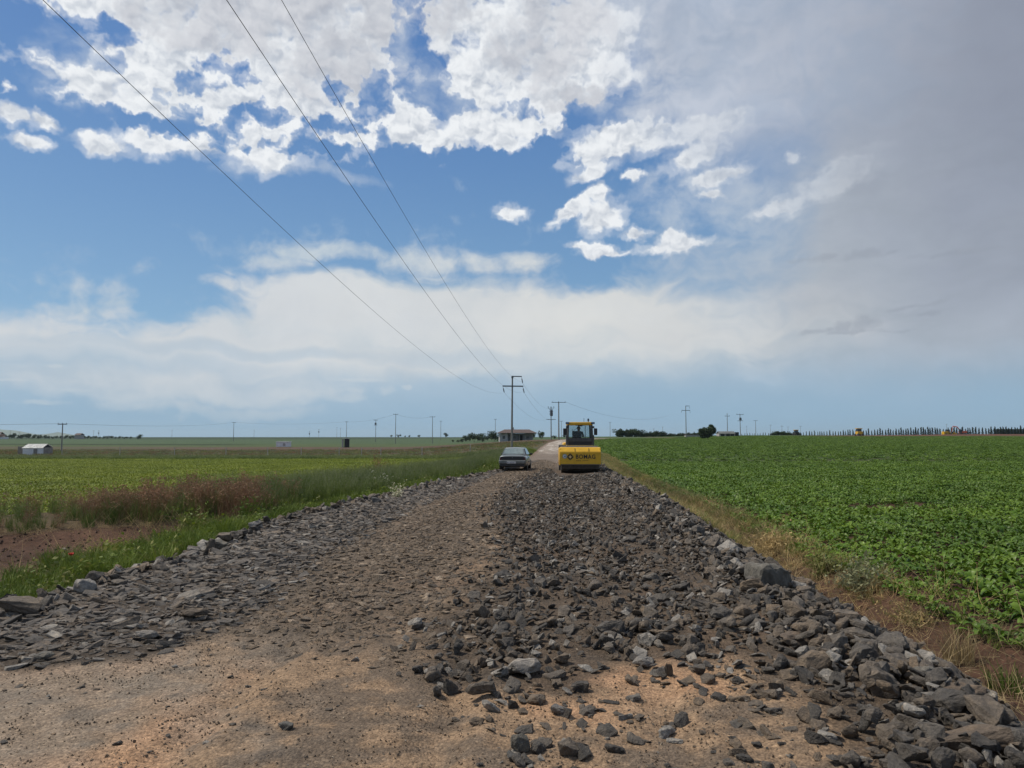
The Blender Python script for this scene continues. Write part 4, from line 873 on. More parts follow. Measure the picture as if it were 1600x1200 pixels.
POLES = [
 (99, 662, 697, 'T-shaped pole standing behind the white shed on the far left', 9, 'T', 1.0),
 (366, 660, 684, 'T-shaped pole on the left horizon between shed and white box', 9, 'T', 1.1),
 (542, 659, 683, 'T-shaped pole rising right behind the dark box', 9, 'T', 1.0),
 (587.5, 656, 682, 'transformer pole right of the dark box', 9, 'X', 1.1),
 (618.5, 647, 682, 'tallest T-shaped pole between the dark box and the farmhouse', 10, 'T', 1.1),
 (676, 651, 682, 'thick T-shaped pole second left of the farmhouse', 9, 'T', 1.3),
 (689, 658, 682, 'thin pole just right of the thick T-shaped one', 10, 'T', .8),
 (774, 655, 682, 'thin pole above the left end of the farmhouse roof', 10, 'T', .8),
 (877, 658, 683, 'small pole between the tall T-shaped pole and the roller cab', 9, 'T', .8),
 (953, 660, 682, 'thin pole on the horizon right of the roller', 9, 'T', .7),
 (1071.5, 634, 680, 'flag-topped pole left of the round dark tree', 10, 'F', 1.2),
 (1136, 646, 680, 'cross-shaped pole above the low grey barn', 9.5, 'C', 1.2),
 (1156, 647, 680, 'transformer pole right of the low grey barn', 9, 'X', 1.5),
 (1180, 657, 680, 'first small pole right of the barn transformer pole', 9, 'T', 1.2),
 (1203, 664, 680, 'second small pole right of the barn transformer pole', 9, 'T', 1.1),
 (1221, 664, 680, 'third small pole right of the barn, above the hedge', 9, 'C', 1.2),
 (1230.5, 667, 680, 'last small pole before the yellow harvester top', 9, 'T', 1.0),
 (1250, 666, 680, 'small pole above the start of the row of young conifers', 9, 'T', 1.2),
 (1166, 666, 680, 'faint thin pole between the barn pole and the small poles', 9, 'T', .5),
 (1090, 671, 680, 'faint thin pole left of the round dark tree', 9, 'T', .6),
 (1035, 667, 681, 'faint thin pole above the hedge right of the roller', 9, 'T', .5),
 (1021, 670, 681, 'faintest pole above the hedge right of the roller', 9, 'T', .6),
 (1478, 663, 680, 'tiny pole above the yellow loader among the young conifers', 9, 'T', .5),
 (527, 668, 683, 'left of the two thin poles beside the dark box', 10, 'T', .3),
 (532.5, 669, 683, 'right of the two thin poles beside the dark box', 10, 'T', .3),
 (499, 671, 683, 'thin pole with a bulge between white box and dark box', 10, 'X', .5),
 (484.5, 674, 683, 'shortest pole between white box and dark box', 9, 'X', .4),
 (398, 672, 684, 'thin pole left of the white box', 10, 'T', .3),
 (270, 672, 684, 'thin pole on the left horizon right of the lone bush', 10, 'T', .3),
 (148, 673, 685, 'left of the two poles before the distant hills', 10, 'T', 1.0),
 (156, 673, 685, 'right of the two poles before the distant hills', 10, 'X', .5),
 (18, 673, 686, 'pole in front of the hills near the left border', 10, 'T', .5),
 (32, 676, 686, 'small pole over the trees near the left border', 10, 'T', .5)]
tops = {}
for (px, tp, bp_, lb, hm, kd, hf) in POLES:
    o, p, h = pole_T(px, tp, bp_, lb, hm=hm, kind=kd, half=hf, r=.13 if bp_-tp < 20 else .16, d=155 if px == 99 else (min(hm*F_PX/(bp_-tp), 640)))
    tops[px] = (p, h, hf)
# wires: real sagging conductors
def wire(label, pts, r):
    V, Q = [], []; pts = [Vector(p) for p in pts]; n = 5
    for i, p in enumerate(pts):
        d = (pts[min(i+1, len(pts)-1)]-pts[max(i-1, 0)]).normalized(); s = d.cross(Vector((0, 0, 1))).normalized(); u = s.cross(d)
        for k in range(n): a = 6.283*k/n; V.append(tuple(p+s*math.cos(a)*r+u*math.sin(a)*r))
    for i in range(len(pts)-1):
        for k in range(n): Q.append((i*n+k, i*n+(k+1) % n, (i+1)*n+(k+1) % n, (i+1)*n+k))
    return tag(link('power_line', mesh_np('power_line', V, np.array(Q), smooth=True, mats=[M_WIRE])), label, 'power line', 'overhead power lines')
def span(a, b, sag, n=40):
    a, b = Vector(a), Vector(b); return [a.lerp(b, t)-Vector((0, 0, 4*sag*t*(1-t))) for t in np.linspace(0, 1, n)]
for lb, xe, q_, c in (('leftmost and lowest of the three overhead wires crossing the sky', -1.31, .068, (9.2e-4, -.1065, 9.7)),
                      ('middle of the three overhead wires crossing the sky', 1.486, .065, (9.56e-4, -.1045, 9.32)),
                      ('rightmost of the three overhead wires crossing the sky', 1.2235, .0655, (8.15e-4, -.0960, 11.22))):
    ys_ = np.linspace(-24, 97, 90); wire(lb, [(xe+q_*(t-97), t, c[0]*t*t+c[1]*t+c[2]) for t in ys_], .0062)
bp2 = Vector((-8.2, -24, gz(-8.2, -24))); o = pole_base('utility_pole', bp2, 14.2-bp2.z, .22, 'power pole behind the viewer carrying the three overhead wires'); arm(o, 12.4-bp2.z, -1.6, 1.6, .15)
wL = (base.x-1.0, 97.5, 8.1); wR_ = (base.x+1.75, 97.5, 8.05); wTp = (base.x+1.5, 97.5, 9.4)
wire('left wire running on from the near pole to the switch-gear pole', span(wL, bK+Vector((-1.2, 0, hK-3.5)), 1.6), .011)
wire('right wire running on from the near pole to the switch-gear pole', span(wR_, bK+Vector((1.2, 0, hK-3.5)), 1.6), .011)
wire('top wire running on from the near pole to the switch-gear pole', span(wTp, bK+Vector((0, 0, hK-.3)), 1.3), .011)
wire('sagging wire leading right from the tall T-shaped pole over the crop field', span(bT+Vector((1.9, 0, hT)), (66, 300, 11.0), 3), .022)
def top(px): p, h, hf = tops[px]; return p+Vector((0, 0, h))
far_l = [99, 366, 542, 618.5, 676]
for a, b_ in zip(far_l[:-1], far_l[1:]): wire('thin distant wire from the pole at %s' % {99:'the white shed to the next pole right', 366:'the left horizon to the dark box', 542:'the dark box to the tallest T-shaped pole', 618.5:'the tallest T-shaped pole to the thick one'}[a], span(top(a), top(b_), 1.2), .025)
wire('thin distant wire leaving the picture left of the white shed pole', span(top(99), (-190, 120, 8), 1.5), .025)

# ---------------------------------------------------------------- fence
M_POST = simple('fence_post', (.36, .35, .32), .85)
fx = [(100,122),(190,121),(275,119),(355,117),(420,115.5),(472,114),(531,113),(566,112.5),(596,112),(660,111),(735,110)]
P0 = [at(px, d) for px, d in fx]; fe = empty('wire_fence', P0[5], 0, 'low wire fence on pale posts crossing the fallow land on the left', 'fence')
for p in P0:
    q = MB(); b0 = p-P0[5]; q.tube(b0-Vector((0, 0, .3)), b0+Vector((0, 0, 1.45)), .06, .055, 7); q.build('post', M_POST, fe)
for hz in (.5, .9, 1.3):
    V = MB()
    for a, b_ in zip(P0[:-1], P0[1:]): V.tube(a-P0[5]+Vector((0, 0, hz)), b_-P0[5]+Vector((0, 0, hz)), .009, n=4, caps=False)
    V.build('wire', M_WIRE, fe)

# ---------------------------------------------------------------- small buildings
M_HOUSE = simple('house_wall', (.34, .33, .34), .9, var=.12, scale=1.5); M_WH = simple('whitewash', (.66, .65, .66), .9, var=.12, scale=1.5); M_SHEET = simple('sheet_roof', (.55, .56, .55), .5, .2, var=.12, scale=1.2); M_DARK = simple('dark_opening', (.02, .02, .022), .9)
M_PLANK = simple('grey_planks', (.22, .20, .19), .9, var=.3, scale=3); M_RED_R = simple('red_roof', (.085, .058, .05), .85, var=.25, scale=1.0); M_BLOCK = simple('block_wall', (.34, .32, .30), .9, var=.2, scale=1.5)
M_GLASSD = simple('window_glass', (.03, .04, .05), .15, spec=.6)
# white shed
ds = 128; p = at(62, ds); k = ds/F_PX; w = 33*k; hgt = EYE+(HY-693.5)/F_PX*ds-p.z
sh = empty('shed', p, R(6), 'small white shed with a pale tin roof on the far left', 'shed')
q = MB(); q.box((0, 0, hgt*.33), (w*.92, w*.75, hgt*.66)); q.build('wall', M_WH, sh)
q = MB(); q.box((w*.465, 0, hgt*.33), (.06, w*.78, hgt*.68)); q.build('corner_post', M_PLANK, sh)
q = MB()
yb = w*.42; q.poly([(-w*.5, -yb, hgt*.64), (w*.44, -yb, hgt*.64), (w*.42, .1, hgt), (-w*.45, .1, hgt)]); q.poly([(-w*.45, .1, hgt+.0), (w*.42, .1, hgt), (w*.46, yb, hgt*.72), (-w*.5, yb, hgt*.72)])
bmesh.ops.solidify(q.bm, geom=q.bm.faces[:], thickness=.06); q.build('roof', M_SHEET, sh)
q = MB(); q.poly([(w*.43, -yb+.1, hgt*.66), (w*.43, yb-.1, hgt*.66), (w*.41, .1, hgt*.97)], .05, 0); q.build('gable', M_DARK, sh)
q = MB(); q.box((w*.1, -w*.385, hgt*.28), (w*.16, .05, hgt*.54)); q.build('door', M_PLANK, sh)
pf = at(38, ds); fp = empty('plank_fence', pf, 0, 'short stretch of grey plank fence left of the white shed', 'fence')
q = MB()
for i in range(11): q.box((-.75+.15*i*k*8.2, 0, .75), (.11*k*8, .03, 1.5+.12*math.sin(i*2.1)))
q.build('planks', M_PLANK, fp); q = MB(); q.box((0, .05, .45), (1.6, .05, .08)); q.box((0, .05, 1.1), (1.6, .05, .08)); q.build('rail', M_PLANK, fp)
# white box trailer
dd = 235; p = at(444.5, dd); k = dd/F_PX; w = 19.5*k; h = EYE+(HY-690)/F_PX*dd-p.z
tr = empty('cabin', p, R(-8), 'low white cabin with a bright roof standing in the far left field', 'cabin')
q = MB(); q.box((0, 0, h*.5), (w, 2.4, h*.9), bevel=.04); q.build('wall', M_WH, tr); q = MB(); q.box((0, 0, h*.97), (w*1.04, 2.6, .14)); q.build('roof', simple('white_roof', (.8, .8, .8), .5, var=.05), tr)
q = MB(); q.box((w*.18, -1.22, h*.45), (w*.2, .04, h*.5)); q.build('door', M_BLOCK, tr)
# dark box
dd = 228; p = at(541, dd); k = dd/F_PX; h = EYE+(HY-685.5)/F_PX*dd-p.z
db = empty('hut', p, R(10), 'small black-fronted hut with a pale side, right of the white cabin', 'hut')
q = MB(); q.box((.4, 0, h*.5), (7.2*k, 2.2, h), bevel=.03); q.build('wall', M_DARK, db); q = MB(); q.box((-4.5*k, 0, h*.47), (2.2*k, 2.1, h*.94)); q.build('side_panel', M_BLOCK, db); q = MB(); q.box((0, 0, h+.06), (11*k, 2.4, .1)); q.build('roof', M_SHEET, db)
# farmhouse
dd = 250; p = at(807, dd); k = dd/F_PX; z0 = p.z; zr = EYE+(HY-676.5)/F_PX*dd-z0; zt_ = EYE+(HY-671)/F_PX*dd-z0; w = 56*k
fh = empty('farmhouse', p, R(4), 'low farmhouse with reddish hipped roof and shaded porch left of the road', 'house')
q = MB(); q.box((-w*.37, 0, zr*.45), (w*.22, 7, zr*.95)); q.box((w*.1, 1.6, zr*.45), (w*.72, 4, zr*.95)); q.build('wall', M_HOUSE, fh)
for xx in (-.12, .06, .24, .42): q = MB(); q.box((w*xx, -2.3, zr*.46), (.28, .28, zr*.93)); q.build('porch_post', M_BLOCK, fh)
q = MB(); q.box((w*.1, -.45, zr*.42), (w*.13, .08, zr*.7)); q.build('door', M_DARK, fh)
for xx in (-.06, .30): 
    q = MB(); q.box((w*xx, -.44, zr*.5), (w*.1, .08, zr*.34)); wn_ = q.build('window', M_BLOCK, fh); q = MB(); q.box((w*xx, -.5, zr*.5), (w*.08, .05, zr*.28)); q.build('pane', M_GLASSD, wn_)
q = MB(); q.box((-w*.37, -3.54, zr*.5), (w*.07, .06, zr*.35)); q.build('window', M_GLASSD, fh)
q = MB(); hx, hy = w*.54, 4.6; r0 = [(-hx, -hy, zr), (hx, -hy, zr), (hx, hy, zr), (-hx, hy, zr)]; r1 = [(-hx*.62, 0, zt_), (hx*.66, 0, zt_)]
q.poly([r0[0], r0[1], r1[1], r1[0]]); q.poly([r0[2], r0[3], r1[0], r1[1]]); q.poly([r0[1], r0[2], r1[1]]); q.poly([r0[3], r0[0], r1[0]]); q.poly([(-hx, -hy, zr-.15), (-hx, hy, zr-.15), (hx, hy, zr-.15), (hx, -hy, zr-.15)])
for a_, b_ in zip(r0, r0[1:]+r0[:1]): q.poly([a_, b_, (b_[0], b_[1], zr-.15), (a_[0], a_[1], zr-.15)])
rf = q.build('roof', M_RED_R, fh); q = MB(); q.box((-w*.1, .3, zt_+.2), (.7, .7, 1.0)); q.build('chimney', M_BLOCK, rf)
# grey barn on the right horizon
dd = 300; p = at(1133, dd); k = dd/F_PX; p.z -= .3; h = EYE+(HY-674)/F_PX*dd-p.z
bn = empty('barn', p, R(-5), 'long low barn with a grey roof right of the round dark tree', 'barn')
q = MB(); q.box((0, 0, h*.3), (24*k, 6, h*.6)); q.build('wall', M_BLOCK, bn); q = MB(); W_ = 12.6*k
q.poly([(-W_, -3.4, h*.58), (W_, -3.4, h*.58), (W_*.98, 0, h), (-W_*.98, 0, h)]); q.poly([(-W_*.98, 0, h), (W_*.98, 0, h), (W_, 3.4, h*.58), (-W_, 3.4, h*.58)]); bmesh.ops.solidify(q.bm, geom=q.bm.faces[:], thickness=.1); q.build('roof', simple('barn_roof', (.22, .23, .22), .8), bn)
for xx in (-.55, .1, .62): q = MB(); q.box((W_*xx, -3.04, h*.27), (1.5, .1, h*.42)); q.build('opening', M_DARK, bn)
q = MB(); q.box((W_+.8, -.5, h*.42), (1.6, 3, h*.84)); q.build('annex', M_DARK, bn)
# low sheds left of the tree
p = at(1084, 300); s2 = empty('farm_shed', (p.x, p.y, p.z-.3), 0, 'very low pale farm shed left of the round dark tree', 'shed')
q = MB(); q.box((0, 0, .55), (7.5, 4, 1.1)); q.build('wall', M_BLOCK, s2); q = MB(); q.box((0, 0, 1.2), (8, 4.6, .14)); q.build('roof', M_RED_R, s2)
# red building and pale houses far left, before the hills
for px, w_, h_, lb, mm, rm in ((126, 9, 5.0, 'far red-roofed house among the trees at the foot of the hills', M_BLOCK, M_RED_R), (3, 5, 6.0, 'orange building end at the left border', simple('orange_wall', (.35, .20, .13), .9), M_RED_R), (9, 6, 2.6, 'tiny pale house beside the left border', M_WH, M_RED_R)):
    dd = 620; p = at(px, dd); k = dd/F_PX; o = empty('far_house', p, 0, lb, 'house'); w_ = w_*k
    q = MB(); q.box((0, 0, h_*.35), (w_, 6, h_*.7)); q.build('wall', mm, o)
    q = MB(); q.poly([(-w_*.55, -3.5, h_*.68), (w_*.55, -3.5, h_*.68), (w_*.5, 0, h_), (-w_*.5, 0, h_)]); q.poly([(-w_*.5, 0, h_), (w_*.5, 0, h_), (w_*.55, 3.5, h_*.68), (-w_*.55, 3.5, h_*.68)]); q.build('roof', rm, o)

# ---------------------------------------------------------------- trees
M_BARK = simple('bark', (.07, .055, .045), .9); M_CROWN = leafmat('crown_leaf', (.020, .042, .014), (.038, .066, .020), rough=.6, trans=.15); M_CON = leafmat('conifer_leaf', (.012, .030, .014), (.022, .044, .020), rough=.7, trans=.1)
def crown_mesh(name, lobes, n, leaf, seed, mat):
    r = np.random.default_rng(seed); V, Q = [], []
    for i in range(n):
        c, rr = lobes[int(r.integers(0, len(lobes)))]; d = r.normal(0, 1, 3); d /= np.linalg.norm(d); p = np.array(c)+d*np.array(rr)*(r.random()**.35)*r.uniform(.8, 1.12)
        e1 = r.normal(0, 1, 3); e1 /= np.linalg.norm(e1); e2 = np.cross(e1, r.normal(0, 1, 3)); e2 /= np.linalg.norm(e2); L = leaf*r.uniform(.6, 1.3)
        b0 = len(V); V += [tuple(p-e1*L), tuple(p+e2*L*.6), tuple(p+e1*L), tuple(p-e2*L*.6)]; Q.append((b0, b0+1, b0+2, b0+3))
    return mesh_np(name, V, np.array(Q), mats=[mat])
def trunk_mesh(name, h, r, tips):
    b_ = MB(); b_.tube((0, 0, -.3), (0, 0, h), r, r*.6, 8)
    for t in tips: b_.tube((0, 0, h*.8), t, r*.45, r*.15, 6)
    bmesh.ops.recalc_face_normals(b_.bm, faces=b_.bm.faces); me = bpy.data.meshes.new(name); b_.bm.to_mesh(me); b_.bm.free(); me.materials.append(M_BARK); return me
def tree(px, d, s, kind, label, group=None, name='tree', sz=1.0, zoff=0.0):
    p = at(px, d); p.z += zoff; cm, tm = kind; o = empty(name, p, rng.random()*6.28, label, 'tree', group)
    o.scale = (s, s, s*sz); link('trunk', tm, o); link('crown', cm, o); return o
# the round dark tree
p = at(1105, 225); k = 225/F_PX
t = empty('tree', p, 0, 'round dark broad tree standing alone on the right horizon', 'tree')
lob = [((-8*k, 0, 9*k), (4.5*k, 4*k, 5*k)), ((-4*k, 0, 13*k), (6*k, 5*k, 5*k)), ((1*k, -1, 12*k), (7*k, 5*k, 6.5*k)), ((5*k, 0, 18*k), (4*k, 4*k, 4.5*k)), ((8*k, 0, 13*k), (4*k, 4*k, 6*k)), ((0, 0, 6*k), (7.5*k, 5*k, 4*k)), ((-10*k, 0, 13*k), (2.4*k, 2.4*k, 3*k)), ((-6*k, 0, 4*k), (5*k, 4*k, 3*k))]
link('crown', crown_mesh('crown', lob, 6500, .19, 3, M_CROWN), t); link('trunk', trunk_mesh('trunk', 1.0, .22, [(l[0][0], l[0][1], l[0][2]) for l in lob[:5]]), t)
t.scale = (1.12, 1.12, 1.0)
kinds = []
for s in range(4):
    r_ = np.random.default_rng(700+s); lob = [((r_.normal(0, 1.1), r_.normal(0, 1.1), r_.uniform(1.1, 3.5)), (r_.uniform(.8, 1.6), r_.uniform(.8, 1.6), r_.uniform(.8, 1.5))) for _ in range(7)]
    kinds.append((crown_mesh('crown_%d' % s, lob, 900, .24, 710+s, M_CROWN), trunk_mesh('trunk_%d' % s, 1.6, .14, [l[0] for l in lob[:4]])))
ck = []
for s in range(4):
    r_ = np.random.default_rng(740+s); lob = [((r_.normal(0, .06), r_.normal(0, .1), .5+3.0*q/9), (.62*(1-q/10.8)+.06, .62*(1-q/10.8)+.06, .45)) for q in range(10)]
    ck.append((crown_mesh('conifer_crown_%d' % s, lob, 520, .15, 750+s, M_CON), trunk_mesh('conifer_trunk_%d' % s, .9, .05, [])))
for i, (px, s) in enumerate([(722,.55),(728,.9),(733,.5),(741,1.35),(746,.9),(751,1.1),(757,.7),(762,.9),(768,1.1),(773,1.4),(793,1.5),(820,.9),(826,1.25),(831,1.0),(847,1.15),(716,.4),(708,.35),(697,.7),(865,.5),(881,.5),(655,.4),(640,.35),(624,.5),(612,.4),(634,.3)]):
    tree(px, 330+20*(i % 3) if px > 705 else 1100, s*(.82 if px > 705 else 2.4), kinds[i % 4], 'dark round tree '+('behind the farmhouse roof' if 780 < px < 838 else 'right of the farmhouse' if px >= 838 else 'just left of the farmhouse' if px > 730 else 'small and far left of the farmhouse'), 'trees beside the farmhouse')
for i in range(34):
    px = [3,8,14,20,25,31,37,43,49,54,60,66,72,78,84,90,97,104,110,116,133,139,145,151,158,164,171,177,183,188,195,200,206,224][i]; s = [1.2,1.1,.9,1.2,1.5,1.0,1.1,1.4,1.3,.9,1.2,.8,1.0,.8,.7,.8,.8,.9,1.0,.9,.8,.8,.7,.8,.6,.7,.8,.8,.6,.7,.6,.6,.6,1.6][i]
    if px == 224: tree(219, 560, .95, kinds[1], 'lone dark bushy tree at the right end of the far left tree line')
    else: tree(px, 640, s*.85, kinds[i % 4], 'dark tree before the distant hills, '+('left of the white shed pole' if px < 99 else 'right of the far red-roofed house' if px > 128 else 'between shed pole and red-roofed house'), 'trees at the foot of the hills')
for i in range(46):
    px = 966+i*2.9+rng.normal(0, .6); tree(px, 345, .75*(1.25 if px < 1000 else 1.0 if px < 1040 else .65)*rng.uniform(.8, 1.2), kinds[i % 4], 'low dark bush at the '+('tall left end' if px < 1000 else 'middle' if px < 1040 else 'low right end')+' of the hedge right of the roller', 'hedge bushes on the right horizon', 'bush', zoff=-.6)
for i in range(20):
    px = 1205+i*2.3; tree(px, 350, (.62 if 1208 < px < 1228 else .42)*rng.uniform(.85, 1.15), kinds[i % 4], 'low dark bush right of the barn, '+('in its taller middle clump' if 1208 < px < 1228 else 'in its low fringe'), 'bushes right of the barn', 'bush', zoff=-.6)
x_ = 1158.0; i = 0
while x_ < 1606:
    d = 330-22*(x_-1240)/360 if x_ > 1240 else 350
    s = np.interp(x_, [1158, 1240, 1330, 1420, 1600], [.35, .5, .72, .95, 1.05])*rng.uniform(.8, 1.12)
    tree(x_, d, s, ck[i % 4], 'slim young conifer in the row, '+('between barn and tiny tractor' if x_ < 1240 else 'left of the yellow-topped machine' if x_ < 1338 else 'between yellow-topped machine and loader' if x_ < 1472 else 'around the loader and excavator' if x_ < 1508 else 'right of the orange excavator' if x_ < 1560 else 'in front of the grey screen wall'), 'row of young conifers', 'conifer', zoff=-.3); i += 1
    x_ += np.interp(x_, [1158, 1330, 1600], [4.2, 4.0, 4.6])*rng.uniform(.75, 1.25)
# grey screen behind the last conifers
p = at(1583, 318); p.z -= .2; o = empty('screen_wall', p, R(-12), 'grey-green screen wall behind the conifers at the right border', 'wall'); q = MB(); q.box((0, 0, 1.5), (16, .2, 3.0)); q.build('panel', simple('screen', (.09, .11, .11), .9), o); 
for xx in range(9): q = MB(); q.box((-8+2*xx, -.14, 1.5), (.12, .08, 3.1)); q.build('post', M_STEEL, o)
# far machines
M_YEL = simple('machine_yellow', (.62, .36, .02), .45, var=.08); M_ORG = simple('machine_orange', (.55, .12, .05), .5, var=.1); M_BLK = simple('machine_black', (.018, .019, .022), .55, var=.2); M_TYRE = simple('tyre', (.022, .022, .022), .85, var=.3)
def far_machine(px, d, kind, label, s=1.0):
    p = at(px, d); p.z -= .3; o = empty(kind, p, 0, label, kind.replace('_', ' ')); o.scale = (s, s, s)
    for sx in (-1, 1):
        for yy in (-1.2, 1.3): q = MB(); q.tube((sx*.95-.2, yy, .6), (sx*.95+.2, yy, .6), .6, n=14); q.build('wheel', M_TYRE, o)
    return o
o = far_machine(1341, 296, 'road_roller', 'distant yellow-topped machine sticking up above the crop on the right horizon')
q = MB(); q.box((0, 0, 1.4), (2.1, 2.4, 1.2), bevel=.08); q.build('body', M_YEL, o); q = MB(); q.box((0, .2, 2.55), (1.7, 1.6, 1.2), bevel=.05); q.build('cab', M_GLASSD, o); q = MB(); q.box((0, .2, 3.25), (2.3, 1.9, .25), bevel=.05); q.build('cab_roof', M_YEL, o)
o = far_machine(1243, 320, 'tractor', 'tiny yellow-topped tractor left of the young conifers')
q = MB(); q.box((0, 0, 1.3), (1.8, 2.6, .9), bevel=.08); q.build('body', M_BLK, o); q = MB(); q.box((0, .2, 2.1), (1.5, 1.4, .9), bevel=.05); q.build('cab', M_GLASSD, o); q = MB(); q.box((0, .2, 2.65), (1.8, 1.7, .22), bevel=.05); q.build('cab_roof', M_YEL, o)
o = far_machine(1478, 312, 'wheel_loader', 'yellow loader half hidden behind the young conifers left of the excavator')
q = MB(); q.box((-.8, 0, 1.3), (2.0, 2, 1.3), bevel=.08); q.box((1.9, 0, 1.2), (2.4, 2, 1.0), bevel=.08); q.build('body', M_YEL, o); q = MB(); q.box((.3, 0, 2.2), (1.2, 1.5, 1.2), bevel=.05); q.build('cab', M_GLASSD, o); q = MB(); q.box((3.6, 0, .8), (1.0, 2.4, .9), taper=.7); q.build('bucket', M_YEL, o)
p = at(1497, 305); p.z -= .2; o = empty('excavator', p, 0, 'orange excavator with bent boom among the young conifers', 'excavator')
q = MB(); q.box((1.6, 0, .45), (3.2, .6, .8), bevel=.2); q.build('track', M_BLK, o); q = MB(); q.box((1.6, 1.8, .45), (3.2, .6, .8), bevel=.2); q.build('track', M_BLK, o)
q = MB(); q.box((2.1, .9, 1.4), (2.4, 2.2, 1.0), bevel=.1); q.build('body', M_ORG, o); q = MB(); q.box((.8, .3, 1.8), (1.0, 1.0, 1.5), bevel=.08); q.build('cab', M_GLASSD, o)
q = MB(); q.tube((1.4, .9, 1.5), (-.2, .9, 3.6), .24, .22, 6); q.tube((-.2, .9, 3.6), (-2.0, .9, 3.9), .22, .17, 6); q.build('boom', M_ORG, o); q = MB(); q.tube((-2.0, .9, 3.9), (-2.5, .9, 1.6), .16, .13, 6); q.build('dipper', M_ORG, o); q = MB(); q.box((-2.4, .9, 1.2), (.8, .9, .7), taper=.6); q.build('bucket', M_BLK, o)
# ---------------------------------------------------------------- hills
hx = np.linspace(-8800, -3400, 150); hy = np.linspace(6200, 9800, 60); HX, HYY = np.meshgrid(hx, hy)
prof = np.interp(HX/HYY*F_PX+800, [-300, -120, 0, 30, 60, 75, 92, 118, 150, 400], [50, 75, 84, 72, 34, 42, 66, 30, 2, -30])
HZ = prof*np.exp(-((HYY-7900)/900)**2)*1.02+nz(HX, HYY, .0012, 4, .5, 4.4)*16*np.exp(-((HYY-7900)/1100)**2)-4
ny_, nx_ = HX.shape; i, j = np.meshgrid(np.arange(ny_-1), np.arange(nx_-1), indexing='ij'); Q = np.stack([i*nx_+j, i*nx_+j+1, (i+1)*nx_+j+1, (i+1)*nx_+j], -1).reshape(-1, 4)
tag(link('hills', mesh_np('hills', np.stack([HX, HYY, HZ], -1).reshape(-1, 3), Q, smooth=True, mats=[simple('hill_grass', (.10, .115, .055), .95, var=.3, scale=.002)])), kind='structure')

# ================================================================= the road roller
M_PAINT = simple('roller_yellow', (.66, .37, .014), .5, var=.13, scale=4, coat=.1); M_PAINTD = simple('roller_yellow_dusty', (.55, .40, .13), .7, var=.15, scale=4)
M_GREY = simple('frame_grey', (.065, .068, .072), .65, var=.25, scale=5); M_MUD = simple('drum_dusty_steel', (.075, .062, .050), .75, .2, var=.4, scale=7, bump=.4); M_LOGO = simple('logo_black', (.012, .012, .012), .5)
mg, ntg, bg_ = new_mat('cab_glass'); bg_.inputs['Base Color'].default_value = (.75, .82, .84, 1); bg_.inputs['Roughness'].default_value = .02
gl = ntg.nodes.new('ShaderNodeBsdfGlossy'); gl.inputs['Roughness'].default_value = .02; tp_ = ntg.nodes.new('ShaderNodeBsdfTransparent'); tp_.inputs[0].default_value = (.68, .74, .74, 1)
fr_ = ntg.nodes.new('ShaderNodeFresnel'); fr_.inputs[0].default_value = 1.5; mxs = ntg.nodes.new('ShaderNodeMixShader'); ntg.links.new(fr_.outputs[0], mxs.inputs[0]); ntg.links.new(tp_.outputs[0], mxs.inputs[1]); ntg.links.new(gl.outputs[0], mxs.inputs[2]); ntg.links.new(mxs.outputs[0], ntg.nodes['Material Output'].inputs[0])
M_GL = mg
xr_, yr_ = 3.6, 37.6; zr_ = gz(xr_, yr_+1)-.02
rl = empty('road_roller', (xr_, yr_, zr_), R(-2.0), 'yellow single-drum road roller working on the right side of the stone road', 'road roller')
# drum frame: chamfered front box, side arms
def prism(pts, x0, x1):      # profile in (y, z), extruded along x
    q = MB(); a = [q.bm.verts.new((x0, y, z)) for y, z in pts]; b = [q.bm.verts.new((x1, y, z)) for y, z in pts]; n = len(pts)
    q.bm.faces.new(a); q.bm.faces.new(b[::-1])
    for i in range(n): q.bm.faces.new((a[i], b[i], b[(i+1) % n], a[(i+1) % n]))
    return q
q = prism([(.0, .50), (.0, 1.16), (.16, 1.38), (.62, 1.40), (.62, 1.32), (.24, 1.30), (.09, 1.10), (.09, .50)], -1.08, 1.08)
bmesh.ops.bevel(q.bm, geom=q.bm.edges[:], offset=.018, segments=2, affect='EDGES'); fp_ = q.build('front_panel', M_PAINT, rl)
q = MB(); q.box((-.28, -.008, 1.27), (.02, .03, .2), rot=(R(-36), 0, 0)); q.box((.45, -.008, 1.27), (.02, .03, .2), rot=(R(-36), 0, 0)); 
for v in q.bm.verts: v.co.y += .075
q.build('panel_seam', M_LOGO, fp_)
for sx in (-1, 1):
    q = MB(); q.box((sx*1.045, 1.15, 1.03), (.085, 2.1, .62), bevel=.02); q.box((sx*1.045, 1.0, .62), (.09, .7, .4), bevel=.05); q.build('side_arm', M_PAINT, rl)
    q = MB(); q.tube((sx*1.0, 1.0, .74), (sx*1.09, 1.0, .74), .24, n=20); q.build('drum_hub', M_GREY, rl)
q = MB(); q.box((0, 2.15, 1.02), (2.1, .22, .62), bevel=.02); q.build('rear_beam', M_PAINT, rl)
q = MB(); q.tube((-.99, 1.0, .735), (.98, 1.0, .735), .735, n=72); q.build('drum', M_MUD, rl, smooth=False)
q = prism([(.10, .50), (.16, .26), (.20, .26), (.15, .50)], -.99, .99); q.build('scraper', M_MUD, rl)
q = MB(); q.box((0, .06, .49), (2.06, .1, .05)); q.build('bumper_strip', M_GREY, rl)
